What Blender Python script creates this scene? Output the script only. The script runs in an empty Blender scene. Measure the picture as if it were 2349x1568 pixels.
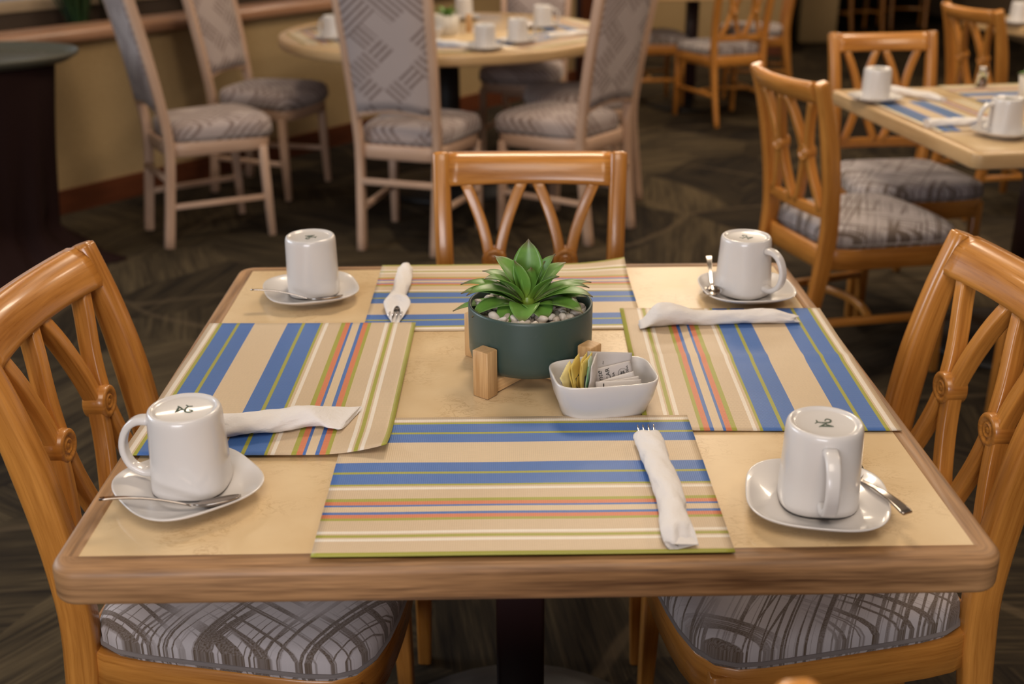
import bpy, bmesh, math, random
from mathutils import Vector, Matrix
from math import pi, sin, cos, radians, sqrt
scene = bpy.context.scene
COL = scene.collection
V = Vector

# ------------------------------------------------------------------ camera
CY, CP, CR = 0.0129024, 0.3878897, -0.0060183
CPOS = V((-0.0130529, -1.2606991, 1.4175195))
fw = V((sin(CY)*cos(CP), cos(CY)*cos(CP), -sin(CP)))
rt0 = V((cos(CY), -sin(CY), 0)); up0 = rt0.cross(fw)
rt = cos(CR)*rt0 + sin(CR)*up0; up = -sin(CR)*rt0 + cos(CR)*up0
cam = bpy.data.cameras.new('camera'); camo = bpy.data.objects.new('camera', cam); COL.objects.link(camo)
M = Matrix((rt, up, -fw)).transposed().to_4x4(); M.translation = CPOS
camo.matrix_world = M
cam.sensor_width = 36; cam.lens = 2605.333/2349*36
cam.dof.use_dof = True; cam.dof.focus_distance = 1.52; cam.dof.aperture_fstop = 3.6
cam.clip_start = 0.05
scene.camera = camo

# ------------------------------------------------------------------ light
scene.view_settings.view_transform = 'Standard'; scene.view_settings.look = 'None'
scene.view_settings.exposure = 0.52; scene.view_settings.gamma = 1.0
scene.view_settings.use_curve_mapping = False
w = bpy.data.worlds.new('world'); scene.world = w; w.use_nodes = True
bg = w.node_tree.nodes['Background']; bg.inputs[0].default_value = (0.75, 0.86, 1.0, 1); bg.inputs[1].default_value = 0.7

def area(name, loc, size, power, color, target=None, sy=None):
    l = bpy.data.lights.new(name, 'AREA'); l.energy = power; l.color = color
    l.size = size
    if sy: l.shape = 'RECTANGLE'; l.size_y = sy
    o = bpy.data.objects.new(name, l); COL.objects.link(o); o.location = loc
    if target is not None:
        o.rotation_euler = (V(target)-V(loc)).to_track_quat('-Z', 'Y').to_euler()
    return o
WARM = (1.0, 0.82, 0.62)
area('ceiling_panel_light', (0.15, 1.75, 2.68), 0.55, 22, WARM)
area('ceiling_panel_light', (2.6, 3.4, 2.68), 0.6, 24, WARM)
area('ceiling_panel_light', (-1.6, 3.95, 2.68), 0.35, 8, WARM)
area('ceiling_panel_light', (0.95, 4.45, 2.68), 0.7, 28, WARM)
area('ceiling_panel_light', (1.3, 7.2, 2.68), 0.6, 26, WARM)
area('ceiling_panel_light', (0.0, -1.3, 2.68), 1.2, 20, (1.0, 0.86, 0.72))
area('ceiling_panel_light', (2.4, 0.9, 2.68), 0.6, 14, WARM)
area('window_and_fill_light', (-3.3, 1.3, 1.75), 1.8, 34, (0.85, 0.92, 1.0), (0.2, 0.4, 0.8), 1.2)
area('window_and_fill_light', (-0.9, -3.3, 1.45), 1.8, 46, (0.95, 0.95, 1.0), (0.0, 1.0, 0.8), 1.0)  # added fill from behind the camera to lift the seats; no window here

# ------------------------------------------------------------------ node helpers
class NT:
    def __init__(s, name, rough=0.5, spec=0.5, metal=0.0, coat=0.0, coat_r=0.1, sheen=0.0):
        s.m = bpy.data.materials.new(name); s.m.use_nodes = True; s.t = s.m.node_tree
        s.b = s.t.nodes['Principled BSDF']
        i = s.b.inputs
        i['Roughness'].default_value = rough; i['Specular IOR Level'].default_value = spec
        i['Metallic'].default_value = metal; i['Coat Weight'].default_value = coat
        i['Coat Roughness'].default_value = coat_r; i['Sheen Weight'].default_value = sheen
    def n(s, typ, **kw):
        nd = s.t.nodes.new(typ)
        for k, v in kw.items():
            if hasattr(nd, k) and k not in nd.inputs.keys(): setattr(nd, k, v)
            else: s.put(nd.inputs[k], v)
        return nd
    def put(s, sock, v):
        if isinstance(v, bpy.types.NodeSocket): s.t.links.new(v, sock)
        elif isinstance(v, (tuple, list)) and len(v) == 3 and sock.type == 'RGBA': sock.default_value = (*v, 1)
        else: sock.default_value = v
    def coord(s, kind='Object'): return s.n('ShaderNodeTexCoord').outputs[kind]
    def map(s, vec, scale=(1,1,1), rot=(0,0,0), loc=(0,0,0)):
        nd = s.t.nodes.new('ShaderNodeMapping'); s.put(nd.inputs['Vector'], vec)
        nd.inputs['Scale'].default_value = scale; nd.inputs['Rotation'].default_value = rot; nd.inputs['Location'].default_value = loc
        return nd.outputs[0]
    def noise(s, vec, scale=5, detail=3, rough=0.5, dist=0.0):
        nd = s.t.nodes.new('ShaderNodeTexNoise'); s.put(nd.inputs['Vector'], vec)
        nd.inputs['Scale'].default_value = scale; nd.inputs['Detail'].default_value = detail
        nd.inputs['Roughness'].default_value = rough; nd.inputs['Distortion'].default_value = dist
        return nd.outputs[0]
    def math(s, op, a, b=0.0, c=0.0):
        nd = s.t.nodes.new('ShaderNodeMath'); nd.operation = op
        s.put(nd.inputs[0], a); s.put(nd.inputs[1], b); s.put(nd.inputs[2], c); return nd.outputs[0]
    def ramp(s, fac, stops, interp='LINEAR'):
        nd = s.t.nodes.new('ShaderNodeValToRGB'); nd.color_ramp.interpolation = interp
        e = nd.color_ramp.elements
        for i, (p, c) in enumerate(stops):
            if i < 2: el = e[i]; el.position = p
            else: el = e.new(p)
            el.color = (*c, 1) if len(c) == 3 else c
        s.put(nd.inputs[0], fac); return nd.outputs[0]
    def mix(s, fac, a, b, blend='MIX'):
        nd = s.t.nodes.new('ShaderNodeMix'); nd.data_type = 'RGBA'; nd.blend_type = blend
        s.put(nd.inputs[0], fac); s.put(nd.inputs[6], a); s.put(nd.inputs[7], b); return nd.outputs[2]
    def sep(s, vec):
        nd = s.t.nodes.new('ShaderNodeSeparateXYZ'); s.put(nd.inputs[0], vec); return nd.outputs
    def comb(s, x, y, z=0.0):
        nd = s.t.nodes.new('ShaderNodeCombineXYZ'); s.put(nd.inputs[0], x); s.put(nd.inputs[1], y); s.put(nd.inputs[2], z); return nd.outputs[0]
    def color(s, c): s.put(s.b.inputs['Base Color'], c)
    def rough(s, c): s.put(s.b.inputs['Roughness'], c)
    def bump(s, h, strength=0.3, dist=0.001):
        nd = s.t.nodes.new('ShaderNodeBump'); nd.inputs['Strength'].default_value = strength
        nd.inputs['Distance'].default_value = dist; s.put(nd.inputs['Height'], h)
        s.t.links.new(nd.outputs[0], s.b.inputs['Normal'])

def lin(r, g, b):
    f = lambda c: (c/255/12.92) if c/255 <= 0.04045 else ((c/255+0.055)/1.055)**2.4
    return (f(r), f(g), f(b))
G = lambda v: (v, v, v)
MAT = {}
def plain(name, c, rough=0.5, **kw):
    t = NT(name, rough, **kw); t.color(c); MAT[name] = t.m; return t.m

def wood(name, dark, light, rough=0.35, coat=0.3, coat_r=0.15, fleck=0.5, streak=1.0):
    t = NT(name, rough, coat=coat, coat_r=coat_r)
    uv = t.coord('UV')
    a = t.noise(t.map(uv, (3.5, 75, 1)), 1.0, 4, 0.6, 0.4)
    b = t.noise(t.map(uv, (14, 260, 1)), 1.0, 2, 0.5)
    c = t.noise(t.map(uv, (2.0, 7, 1), loc=(3, 1, 0)), 1.0, 2, 0.5)
    f = t.math('ADD', t.math('MULTIPLY', a, 0.55*streak), t.math('ADD', t.math('MULTIPLY', b, 0.35*fleck), t.math('MULTIPLY', c, 0.4)))
    f = t.math('MULTIPLY', f, 1.0/(0.275*streak+0.175*fleck+0.2)*0.5)
    col = t.ramp(f, [(0.36, dark), (0.64, light)])
    t.color(col)
    t.rough(t.math('ADD', t.math('MULTIPLY', b, 0.18), rough-0.09))
    t.bump(b, 0.06, 0.0006)
    MAT[name] = t.m
wood('wood_chair', (0.31, 0.108, 0.016), (0.64, 0.275, 0.055), 0.3, 0.3, 0.12, 0.6)
wood('wood_pale', (0.40, 0.245, 0.165), (0.62, 0.42, 0.30), 0.45, 0.1, 0.3, 0.5)
wood('wood_edge', (0.11, 0.050, 0.020), (0.48, 0.262, 0.115), 0.5, 0.0, 0.3, 1.0, 1.5)
wood('wood_table_far', (0.40, 0.25, 0.11), (0.60, 0.40, 0.20), 0.4, 0.2, 0.3, 0.6)
wood('wood_sill', (0.30, 0.15, 0.085), (0.45, 0.25, 0.15), 0.35, 0.2, 0.2)
wood('wood_red', (0.07, 0.02, 0.008), (0.16, 0.045, 0.016), 0.4, 0.2, 0.2)
wood('wood_beam', (0.28, 0.2, 0.12), (0.42, 0.31, 0.2), 0.6, 0.0)
wood('bamboo', (0.43, 0.235, 0.09), (0.66, 0.42, 0.2), 0.45, 0.1, 0.3, 1.6, 0.6)
plain('pedestal_dark', (0.024, 0.009, 0.010), 0.35)
plain('base_black', (0.012, 0.012, 0.013), 0.5)
plain('porcelain', (0.64, 0.605, 0.58), 0.28, coat=0.45, coat_r=0.06)
plain('mark_green', (0.03, 0.06, 0.035), 0.4)
plain('steel', (0.42, 0.37, 0.33), 0.17, metal=1.0)
plain('tray_grey', (0.09, 0.085, 0.062), 0.45)
plain('soil', (0.05, 0.035, 0.025), 0.9)
plain('white_pot', (0.62, 0.57, 0.50), 0.3)
plain('frame_dark', (0.05, 0.03, 0.018), 0.5)
plain('asphalt', (0.13, 0.125, 0.12), 0.9)
plain('kerb_white', (0.62, 0.6, 0.57), 0.8)
plain('dark_navy', (0.006, 0.008, 0.014), 0.8)
plain('ink_black', (0.02, 0.02, 0.02), 0.6)
plain('ink_grey', (0.10, 0.095, 0.09), 0.6)
plain('ink_blue', (0.03, 0.09, 0.35), 0.6)
plain('ink_green', (0.10, 0.30, 0.12), 0.6)
plain('ceiling_white', (0.55, 0.5, 0.43), 0.9)
plain('lamp_metal', (0.6, 0.6, 0.6), 0.4)

def mk_glass():
    t = NT('window_glass', 0.02); t.color((1, 1, 1)); t.b.inputs['Transmission Weight'].default_value = 1.0
    t.b.inputs['IOR'].default_value = 1.45; MAT['window_glass'] = t.m
mk_glass()

def mk_laminate():
    t = NT('laminate', 0.40, coat=0.35, coat_r=0.05)
    o = t.coord('Object')
    warp = t.noise(o, 9, 4, 0.6)
    a = t.noise(t.map(o, (22, 42, 1)), 1.0, 5, 0.62, 2.2)
    vein = t.math('ABSOLUTE', t.math('SUBTRACT', a, 0.5))
    vein = t.ramp(vein, [(0.0, G(1)), (0.035, G(0))])
    mask = t.ramp(t.noise(o, 14, 2), [(0.45, G(0)), (0.62, G(1))])
    vm = t.math('MULTIPLY', t.math('MULTIPLY', vein, mask), 0.6)
    base = t.ramp(warp, [(0.3, (0.64, 0.455, 0.245)), (0.7, (0.72, 0.54, 0.315))])
    t.color(t.mix(vm, base, (0.42, 0.25, 0.10)))
    t.rough(t.math('ADD', t.math('MULTIPLY', warp, 0.25), 0.2))
    MAT['laminate'] = t.m
mk_laminate()

def mk_mat():
    t = NT('placemat_weave', 0.45, spec=0.5)
    o = t.coord('Object'); x, y, z = t.sep(o)
    v = t.math('ADD', t.math('DIVIDE', y, 0.3316), 0.5)
    B = (0.60, 0.455, 0.30); B2 = (0.65, 0.50, 0.33); Wh = (0.78, 0.70, 0.60); Gr = (0.35, 0.34, 0.045)
    Bl = (0.055, 0.15, 0.43); Or = (0.62, 0.19, 0.085)
    seq = [(0, Gr), (.0164, B), (.0845, Wh), (.0988, B), (.1091, Gr), (.1236, B), (.1306, Wh), (.1481, B), (.2138, Gr),
           (.2278, Or), (.2505, Bl), (.2661, B2), (.3019, Bl), (.3152, Or), (.339, Gr), (.3565, B), (.4199, Wh), (.4347, B),
           (.4469, Gr), (.4606, Bl), (.5315, Gr), (.5478, Bl), (.618, B2), (.7805, Bl), (.8503, Gr), (.8666, Bl), (.9358, Gr), (.9507, B), (.9587, Wh), (.9775, B)]
    h = len(seq)//2
    # thread-level jitter of stripe edges
    lo = t.ramp(v, seq[:h], 'CONSTANT'); hi = t.ramp(v, seq[h-1:], 'CONSTANT')
    col = t.mix(t.math('GREATER_THAN', v, seq[h][0]), lo, hi)
    rib = t.n('ShaderNodeTexWave', wave_type='BANDS', bands_direction='X', Vector=o, Scale=125.0).outputs[1]
    thr = t.n('ShaderNodeTexWave', wave_type='BANDS', bands_direction='Y', Vector=o, Scale=170.0).outputs[1]
    nz = t.noise(t.map(o, (60, 700, 1)), 1.0, 2)
    k = t.math('ADD', 0.80, t.math('ADD', t.math('MULTIPLY', rib, 0.09), t.math('ADD', t.math('MULTIPLY', thr, 0.05), t.math('MULTIPLY', nz, 0.14))))
    t.color(t.mix(1.0, col, t.comb(k, k, k), 'MULTIPLY'))
    hgt = t.math('ADD', rib, t.math('MULTIPLY', thr, 0.4))
    t.bump(hgt, 0.22, 0.0005)
    MAT['placemat_weave'] = t.m
mk_mat()

def mk_fabric(name, base, line, kind):
    t = NT(name, 0.85, spec=0.25, sheen=0.15)
    x, y, z = t.sep(t.coord('Object')); yz = t.math('SUBTRACT', y, z) if kind != 'hatch' else y
    p = t.comb(x, yz, 0.0)
    weave = t.noise(t.map(p, (900, 300, 1)), 1.0, 1)
    def lines(ang, sc, ln, lo, hi, sd):
        n = t.noise(t.map(t.map(p, (1, 1, 1), (0, 0, ang)), (ln*.45, sc, 1), (0, 0, 0), (sd, sd*2, 0)), 1.0, 2, 0.65, 0.0)
        return t.ramp(n, [(lo, G(0)), (hi, G(1))])
    if kind == 'hatch':      # brushed cross-hatching in broad loose bundles
        l1 = t.math('MAXIMUM', lines(radians(33), 95, 2.2, .52, .56, 1.3), lines(radians(41), 60, 1.5, .58, .61, 7.3))
        l2 = t.math('MAXIMUM', lines(radians(-58), 80, 2.0, .53, .57, 5.1), lines(radians(-50), 50, 1.2, .60, .63, 2.1))
        m1 = t.ramp(t.noise(t.map(p, (1, 1, 1), loc=(4, 2, 0)), 6, 2), [(0.36, G(0)), (0.50, G(1))])
        m2 = t.ramp(t.noise(t.map(p, (1, 1, 1), loc=(9, 7, 0)), 5, 2), [(0.34, G(0)), (0.50, G(1))])
        tot = t.math('MAXIMUM', t.math('MULTIPLY', l1, m1), t.math('MULTIPLY', l2, m2))
        tot = t.math('MULTIPLY', tot, t.math('ADD', 0.5, t.math('MULTIPLY', weave, 0.7)))
    else:                    # woven blocks of diagonal lines
        q = t.map(p, (1, 1, 1), (0, 0, radians(45)))
        br = t.map(q, (1/.085,)*3, loc=(.3, .1, 0))
        fl = t.n('ShaderNodeVectorMath', operation='FLOOR'); t.put(fl.inputs[0], br)
        wn = t.n('ShaderNodeTexWhiteNoise', noise_dimensions='2D'); t.put(wn.inputs['Vector'], fl.outputs[0]); rv = wn.outputs['Value']
        u, v, _ = t.sep(q)
        fr = t.noise(t.map(p, (1, 1, 1)), 30, 3)
        lu = t.math('GREATER_THAN', t.math('SINE', t.math('MULTIPLY', u, 6.283/.027)), t.math('SUBTRACT', t.math('MULTIPLY', fr, 1.2), .45))
        lv = t.math('GREATER_THAN', t.math('SINE', t.math('MULTIPLY', v, 6.283/.027)), t.math('SUBTRACT', t.math('MULTIPLY', fr, 1.2), .45))
        a = t.math('MULTIPLY', lu, t.math('LESS_THAN', rv, .38)); b_ = t.math('MULTIPLY', lv, t.math('MULTIPLY', t.math('GREATER_THAN', rv, .38), t.math('LESS_THAN', rv, .78)))
        tot = t.math('MULTIPLY', t.math('ADD', a, b_), 0.85)
    b = t.mix(t.math('MULTIPLY', weave, 0.4), base, tuple(c*0.8 for c in base))
    t.color(t.mix(tot, b, line))
    t.bump(weave, 0.2, 0.0005)
    MAT[name] = t.m
mk_fabric('fabric_seat', (0.50, 0.45, 0.45), (0.105, 0.070, 0.045), 'hatch')
mk_fabric('fabric_tall', (0.42, 0.345, 0.325), (0.17, 0.12, 0.105), 'blocks')
plain('piping', (0.20, 0.17, 0.16), 0.8)

def mk_carpet():
    t = NT('carpet', 0.95, spec=0.15)
    o = t.coord('Object')
    wn = t.n('ShaderNodeTexNoise', Vector=o); wn.inputs['Scale'].default_value = 0.9
    dv = t.n('ShaderNodeVectorMath', operation='SCALE'); t.put(dv.inputs[0], wn.outputs[1]); dv.inputs['Scale'].default_value = 0.55
    av = t.n('ShaderNodeVectorMath', operation='ADD'); t.put(av.inputs[0], o); t.put(av.inputs[1], dv.outputs[0])
    vo = t.n('ShaderNodeTexVoronoi', voronoi_dimensions='2D'); t.put(vo.inputs['Vector'], av.outputs[0]); vo.inputs['Scale'].default_value = 2.1
    cr, cg, cb = t.sep(vo.outputs['Color'])
    ang = t.math('MULTIPLY', cr, 3.14159)
    s_, c_ = t.math('SINE', ang), t.math('COSINE', ang)
    x, y, z = t.sep(o)
    u = t.math('ADD', t.math('MULTIPLY', x, c_), t.math('MULTIPLY', y, s_))
    vv = t.math('SUBTRACT', t.math('MULTIPLY', y, c_), t.math('MULTIPLY', x, s_))
    st = t.noise(t.comb(t.math('MULTIPLY', u, 4.0), t.math('MULTIPLY', vv, 85.0)), 1.0, 3, 0.65)
    big = t.noise(t.comb(t.math('MULTIPLY', u, 1.5), t.math('MULTIPLY', vv, 14.0)), 1.0, 2, 0.5)
    f = t.math('ADD', t.math('MULTIPLY', st, 0.6), t.math('MULTIPLY', big, 0.4))
    f = t.math('ADD', f, t.math('MULTIPLY', t.math('SUBTRACT', cg, 0.5), 0.22))
    col = t.ramp(f, [(0.34, (0.010, 0.007, 0.005)), (0.5, (0.030, 0.0215, 0.012)), (0.68, (0.080, 0.058, 0.031))])
    ve = t.n('ShaderNodeTexVoronoi', voronoi_dimensions='2D', feature='DISTANCE_TO_EDGE'); t.put(ve.inputs['Vector'], av.outputs[0]); ve.inputs['Scale'].default_value = 0.9
    ed = t.ramp(ve.outputs[0], [(0.008, G(0.45)), (0.016, G(0))])
    t.color(t.mix(ed, col, (0.10, 0.07, 0.04)))
    fz = t.noise(o, 260, 2)
    t.bump(t.math('ADD', st, fz), 0.6, 0.003)
    MAT['carpet'] = t.m
mk_carpet()

def mk_misc():
    t = NT('pot_green', 0.42, coat=0.1, coat_r=0.3); o = t.coord('Object')
    n = t.noise(o, 24, 4, 0.6)
    t.color(t.mix(t.ramp(n, [(0.62, G(0)), (0.8, G(0.25))]), (0.036, 0.062, 0.052), (0.16, 0.17, 0.15))); MAT['pot_green'] = t.m
    t = NT('leaf_green', 0.40, coat=0.05, coat_r=0.3)
    at = t.n('ShaderNodeAttribute', attribute_name='leaft'); a = at.outputs['Fac']
    o = t.coord('Object'); n = t.noise(o, 60, 3)
    g = t.mix(n, (0.07, 0.19, 0.028), (0.17, 0.33, 0.055))
    g = t.mix(t.ramp(a, [(0.0, G(0.7)), (0.35, G(0.0))]), g, (0.22, 0.30, 0.03))
    g = t.mix(t.ramp(a, [(0.80, G(0.0)), (0.97, G(0.85))]), g, (0.12, 0.055, 0.035))
    t.color(g); t.b.inputs['Subsurface Weight'].default_value = 0.0; MAT['leaf_green'] = t.m
    t = NT('pebble', 0.38, spec=0.5); oi = t.n('ShaderNodeObjectInfo').outputs['Random']
    t.color(t.ramp(oi, [(0, (0.42, 0.34, 0.27)), (0.5, (0.58, 0.51, 0.44)), (1, (0.70, 0.64, 0.58))])); MAT['pebble'] = t.m
    t = NT('napkin', 0.9, spec=0.2); o = t.coord('Object'); n = t.noise(o, 35, 4)
    t.color((0.74, 0.70, 0.675)); t.bump(t.math('ADD', n, t.math('MULTIPLY', t.noise(t.map(o, (40, 40, 120)), 1.0, 3, .6, 1.5), .6)), 0.6, 0.004); MAT['napkin'] = t.m
    t = NT('wall_paper', 0.9, spec=0.2); o = t.coord('Object'); n = t.noise(o, 90, 3)
    t.color(t.ramp(n, [(0.3, (0.34, 0.235, 0.115)), (0.7, (0.39, 0.275, 0.14))])); t.bump(n, 0.2, 0.002); MAT['wall_paper'] = t.m
    t = NT('wall_dark', 0.9, spec=0.2); t.color((0.018, 0.013, 0.011)); MAT['wall_dark'] = t.m
    t = NT('wall_room', 0.9, spec=0.2); t.color((0.26, 0.18, 0.11)); MAT['wall_room'] = t.m
    t = NT('cloth_brown', 0.95, spec=0.1); t.color((0.018, 0.008, 0.007)); MAT['cloth_brown'] = t.m
    t = NT('hedge', 0.6); oi = t.noise(t.coord('Object'), 20, 2)
    t.color(t.mix(oi, (0.01, 0.03, 0.006), (0.03, 0.075, 0.015))); MAT['hedge'] = t.m
    for nm, c in (('paper_yellow', (0.62, 0.47, 0.12)), ('paper_pale_yellow', (0.70, 0.60, 0.28)), ('paper_green', (0.42, 0.52, 0.38)), ('paper_white', (0.66, 0.62, 0.60)), ('paper_grey', (0.50, 0.46, 0.445))):
        t = NT(nm, 0.5, spec=0.3); t.color(c); t.bump(t.noise(t.coord('Object'), 90, 2), 0.3, 0.002); MAT[nm] = t.m
mk_misc()

# ------------------------------------------------------------------ mesh helpers
def mesh(name, vs, fs, mat, parent=None, smooth=True, uvs=None, flat=()):
    me = bpy.data.meshes.new(name); me.from_pydata([tuple(v) for v in vs], [], fs); me.update()
    me.materials.append(MAT[mat])
    fl = set(flat)
    for i, p in enumerate(me.polygons): p.use_smooth = smooth and i not in fl
    if uvs:
        ul = me.uv_layers.new(name='UVMap')
        for p in me.polygons:
            for li, vi in zip(p.loop_indices, p.vertices): ul.data[li].uv = uvs[p.index][list(p.vertices).index(vi)]
    o = bpy.data.objects.new(name, me); COL.objects.link(o)
    if parent: o.parent = parent
    return o

class MB:
    """collects lofts, boxes and lathes into ONE mesh"""
    def __init__(s): s.v = []; s.f = []; s.uv = []; s.flat = []
    def loft(s, rings, closed=False, caps=(True, True), uoff=0.0, u=None, open_ring=False):
        b = len(s.v); n = len(rings[0]); L = 0.0; us = [0.0]
        for i in range(1, len(rings)):
            ca = sum(rings[i], V((0,0,0)))/n; cb = sum(rings[i-1], V((0,0,0)))/n
            L += (ca-cb).length; us.append(L)
        if u: us = u
        per = [0.0]
        for j in range(n): per.append(per[-1] + (rings[0][(j+1) % n]-rings[0][j]).length)
        mid = len(rings)//2; per = [0.0]
        for j in range(n): per.append(per[-1] + (rings[mid][(j+1) % n]-rings[mid][j]).length)
        for r in rings: s.v += [V(p) for p in r]
        R = len(rings)
        for i in range(R if closed else R-1):
            i2 = (i+1) % R
            u0 = us[i]+uoff; u1 = (us[i+1] if i+1 < R else us[-1]+(sum(rings[0], V((0,0,0)))/n-sum(rings[-1], V((0,0,0)))/n).length)+uoff
            for j in range(n-1 if open_ring else n):
                j2 = (j+1) % n
                s.f.append((b+i*n+j, b+i*n+j2, b+i2*n+j2, b+i2*n+j))
                s.uv.append([(u0, per[j]), (u0, per[j+1]), (u1, per[j+1]), (u1, per[j])])
        if not closed and not open_ring:
            if caps[0]:
                s.flat.append(len(s.f)); s.f.append(tuple(b+j for j in reversed(range(n)))); s.uv.append([(uoff+0.01*cos(2*pi*j/n), per[j]) for j in reversed(range(n))])
            if caps[1]:
                s.flat.append(len(s.f)); s.f.append(tuple(b+(R-1)*n+j for j in range(n))); s.uv.append([(uoff+0.01*cos(2*pi*j/n), per[j]) for j in range(n)])
        return s
    def sweep(s, path, w, d, side, r=0.25, closed=False, k=3, bevel=True, uoff=0.0):
        """rounded-rect section: w along side, d along tangent x side"""
        P = [V(p) for p in path]; n = len(P); rings = []
        f = lambda a, i: a[i] if isinstance(a, (list, tuple)) else a
        def sec(c, t, sd, ww, dd):
            sd = (sd - t*sd.dot(t)).normalized(); o = t.cross(sd).normalized()
            rr = min(ww, dd)*r; out = []
            for q, (sx, sy) in enumerate(((1, 1), (-1, 1), (-1, -1), (1, -1))):
                for a in range(k+1):
                    an = q*pi/2 + a*pi/2/k
                    out.append(c + sd*(sx*(ww/2-rr)+rr*cos(an)) + o*(sy*(dd/2-rr)+rr*sin(an)))
            return out
        for i in range(n):
            a = P[(i-1) % n] if closed else P[max(i-1, 0)]; b_ = P[(i+1) % n] if closed else P[min(i+1, n-1)]
            t = (b_-a).normalized(); sd = V(side[i]) if isinstance(side, list) else V(side)
            ww, dd = f(w, i), f(d, i)
            if bevel and not closed and i == 0: rings.append(sec(P[i], t, sd, ww*0.9, dd*0.9)); rings.append(sec(P[i]+t*min(ww, dd)*0.06, t, sd, ww, dd)); continue
            if bevel and not closed and i == n-1: rings.append(sec(P[i]-t*min(ww, dd)*0.06, t, sd, ww, dd)); rings.append(sec(P[i], t, sd, ww*0.9, dd*0.9)); continue
            rings.append(sec(P[i], t, sd, ww, dd))
        return s.loft(rings, closed, uoff=uoff)
    def box(s, c, sz, rot=0.0, r=0.12, uoff=0.0, axis=None):
        c = V(c); sx, sy, sz_ = sz
        m = Matrix.Rotation(rot, 3, 'Z')
        ax = axis if axis is not None else max(range(3), key=lambda i: sz[i])
        e = [V((1,0,0)), V((0,1,0)), V((0,0,1))]; e = [m@q for q in e]
        a, b_, c_ = e[ax], e[(ax+1) % 3], e[(ax+2) % 3]
        return s.sweep([c-a*sz[ax]/2, c+a*sz[ax]/2], sz[(ax+1) % 3], sz[(ax+2) % 3], b_, r=r, uoff=uoff)
    def lathe(s, prof, n=48, c=(0,0,0), sq=None, ang=0.0, axis='Z', scale=(1,1)):
        """prof (r,z); sq(i)-> superellipse exponent"""
        rings = []
        for i, (r, z) in enumerate(prof):
            e = sq[i] if isinstance(sq, list) else (sq or 2.0); ring = []
            for j in range(n):
                a = 2*pi*j/n
                m = (abs(cos(a))**e+abs(sin(a))**e)**(-1.0/e)
                x, y = r*m*cos(a)*scale[0], r*m*sin(a)*scale[1]
                x, y = x*cos(ang)-y*sin(ang), x*sin(ang)+y*cos(ang)
                p = V((x, y, z))
                if axis == 'Y': p = V((x, -z, y))
                if axis == 'X': p = V((z, x, y))
                ring.append(V(c)+p)
            rings.append(ring)
        return s.loft(rings, caps=(True, True))
    def build(s, name, mat, parent=None, smooth=True):
        return mesh(name, s.v, s.f, mat, parent, smooth, s.uv, s.flat)

def props(o, label=None, cat=None, group=None, kind=None):
    if label: o['label'] = label
    if cat: o['category'] = cat
    if group: o['group'] = group
    if kind: o['kind'] = kind
    return o
def thing(name, label, cat, loc=(0,0,0), rz=0.0, group=None):
    o = bpy.data.objects.new(name, None); COL.objects.link(o); o.location = loc; o.rotation_euler = (0,0,rz)
    o.empty_display_size = 0.05
    return props(o, label, cat, group)
def dup(root, loc, rz, label, group=None, scale=None):
    def cp(o, par):
        c = o.copy(); COL.objects.link(c); c.parent = par
        for ch in kids.get(o.name, []): cp(ch, c)
        return c
    kids = {}
    for o in bpy.data.objects:
        if o.parent: kids.setdefault(o.parent.name, []).append(o)
    r = cp(root, None); r.location = loc; r.rotation_euler = (0, 0, rz); r['label'] = label
    if group: r['group'] = group
    elif 'group' in r: del r['group']
    if scale: r.scale = (scale,)*3
    return r
def struct(o): o['kind'] = 'structure'; return o
def interp(tab, z):
    for (a, fa), (b, fb) in zip(tab, tab[1:]):
        if z <= b: 
            k = (z-a)/(b-a); return fa+(fb-fa)*k
    return tab[-1][1]
def smooth_path(tab, n):
    """catmull through (z, y) table"""
    pts = [V(t) for t in tab]; out = []
    P = [pts[0]*2-pts[1]] + pts + [pts[-1]*2-pts[-2]]
    for i in range(1, len(P)-2):
        for k in range(n):
            t = k/n; a, b, c, d = P[i-1], P[i], P[i+1], P[i+2]
            out.append(0.5*((2*b)+(c-a)*t+(2*a-5*b+4*c-d)*t*t+(3*b-a-3*c+d)*t**3))
    out.append(pts[-1]); return out

# ------------------------------------------------------------------ setting
def wall_seg(name, a, b, z0, z1, mat, th=0.12, side=1):
    a, b = V((*a, 0)), V((*b, 0)); d = (b-a).normalized(); n = V((-d.y, d.x, 0))*side
    vs = [a+V((0,0,z0)), b+V((0,0,z0)), b+n*th+V((0,0,z0)), a+n*th+V((0,0,z0))]
    vs += [v+V((0,0,z1-z0)) for v in vs]
    fs = [(0,1,2,3), (7,6,5,4), (0,4,5,1), (1,5,6,2), (2,6,7,3), (3,7,4,0)]
    L = (b-a).length; uv = [[(v.dot(d), v.z+v.dot(n)) for v in (vs[i] for i in f)] for f in fs]
    return struct(mesh(name, vs, fs, mat, None, False, uv))
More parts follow.
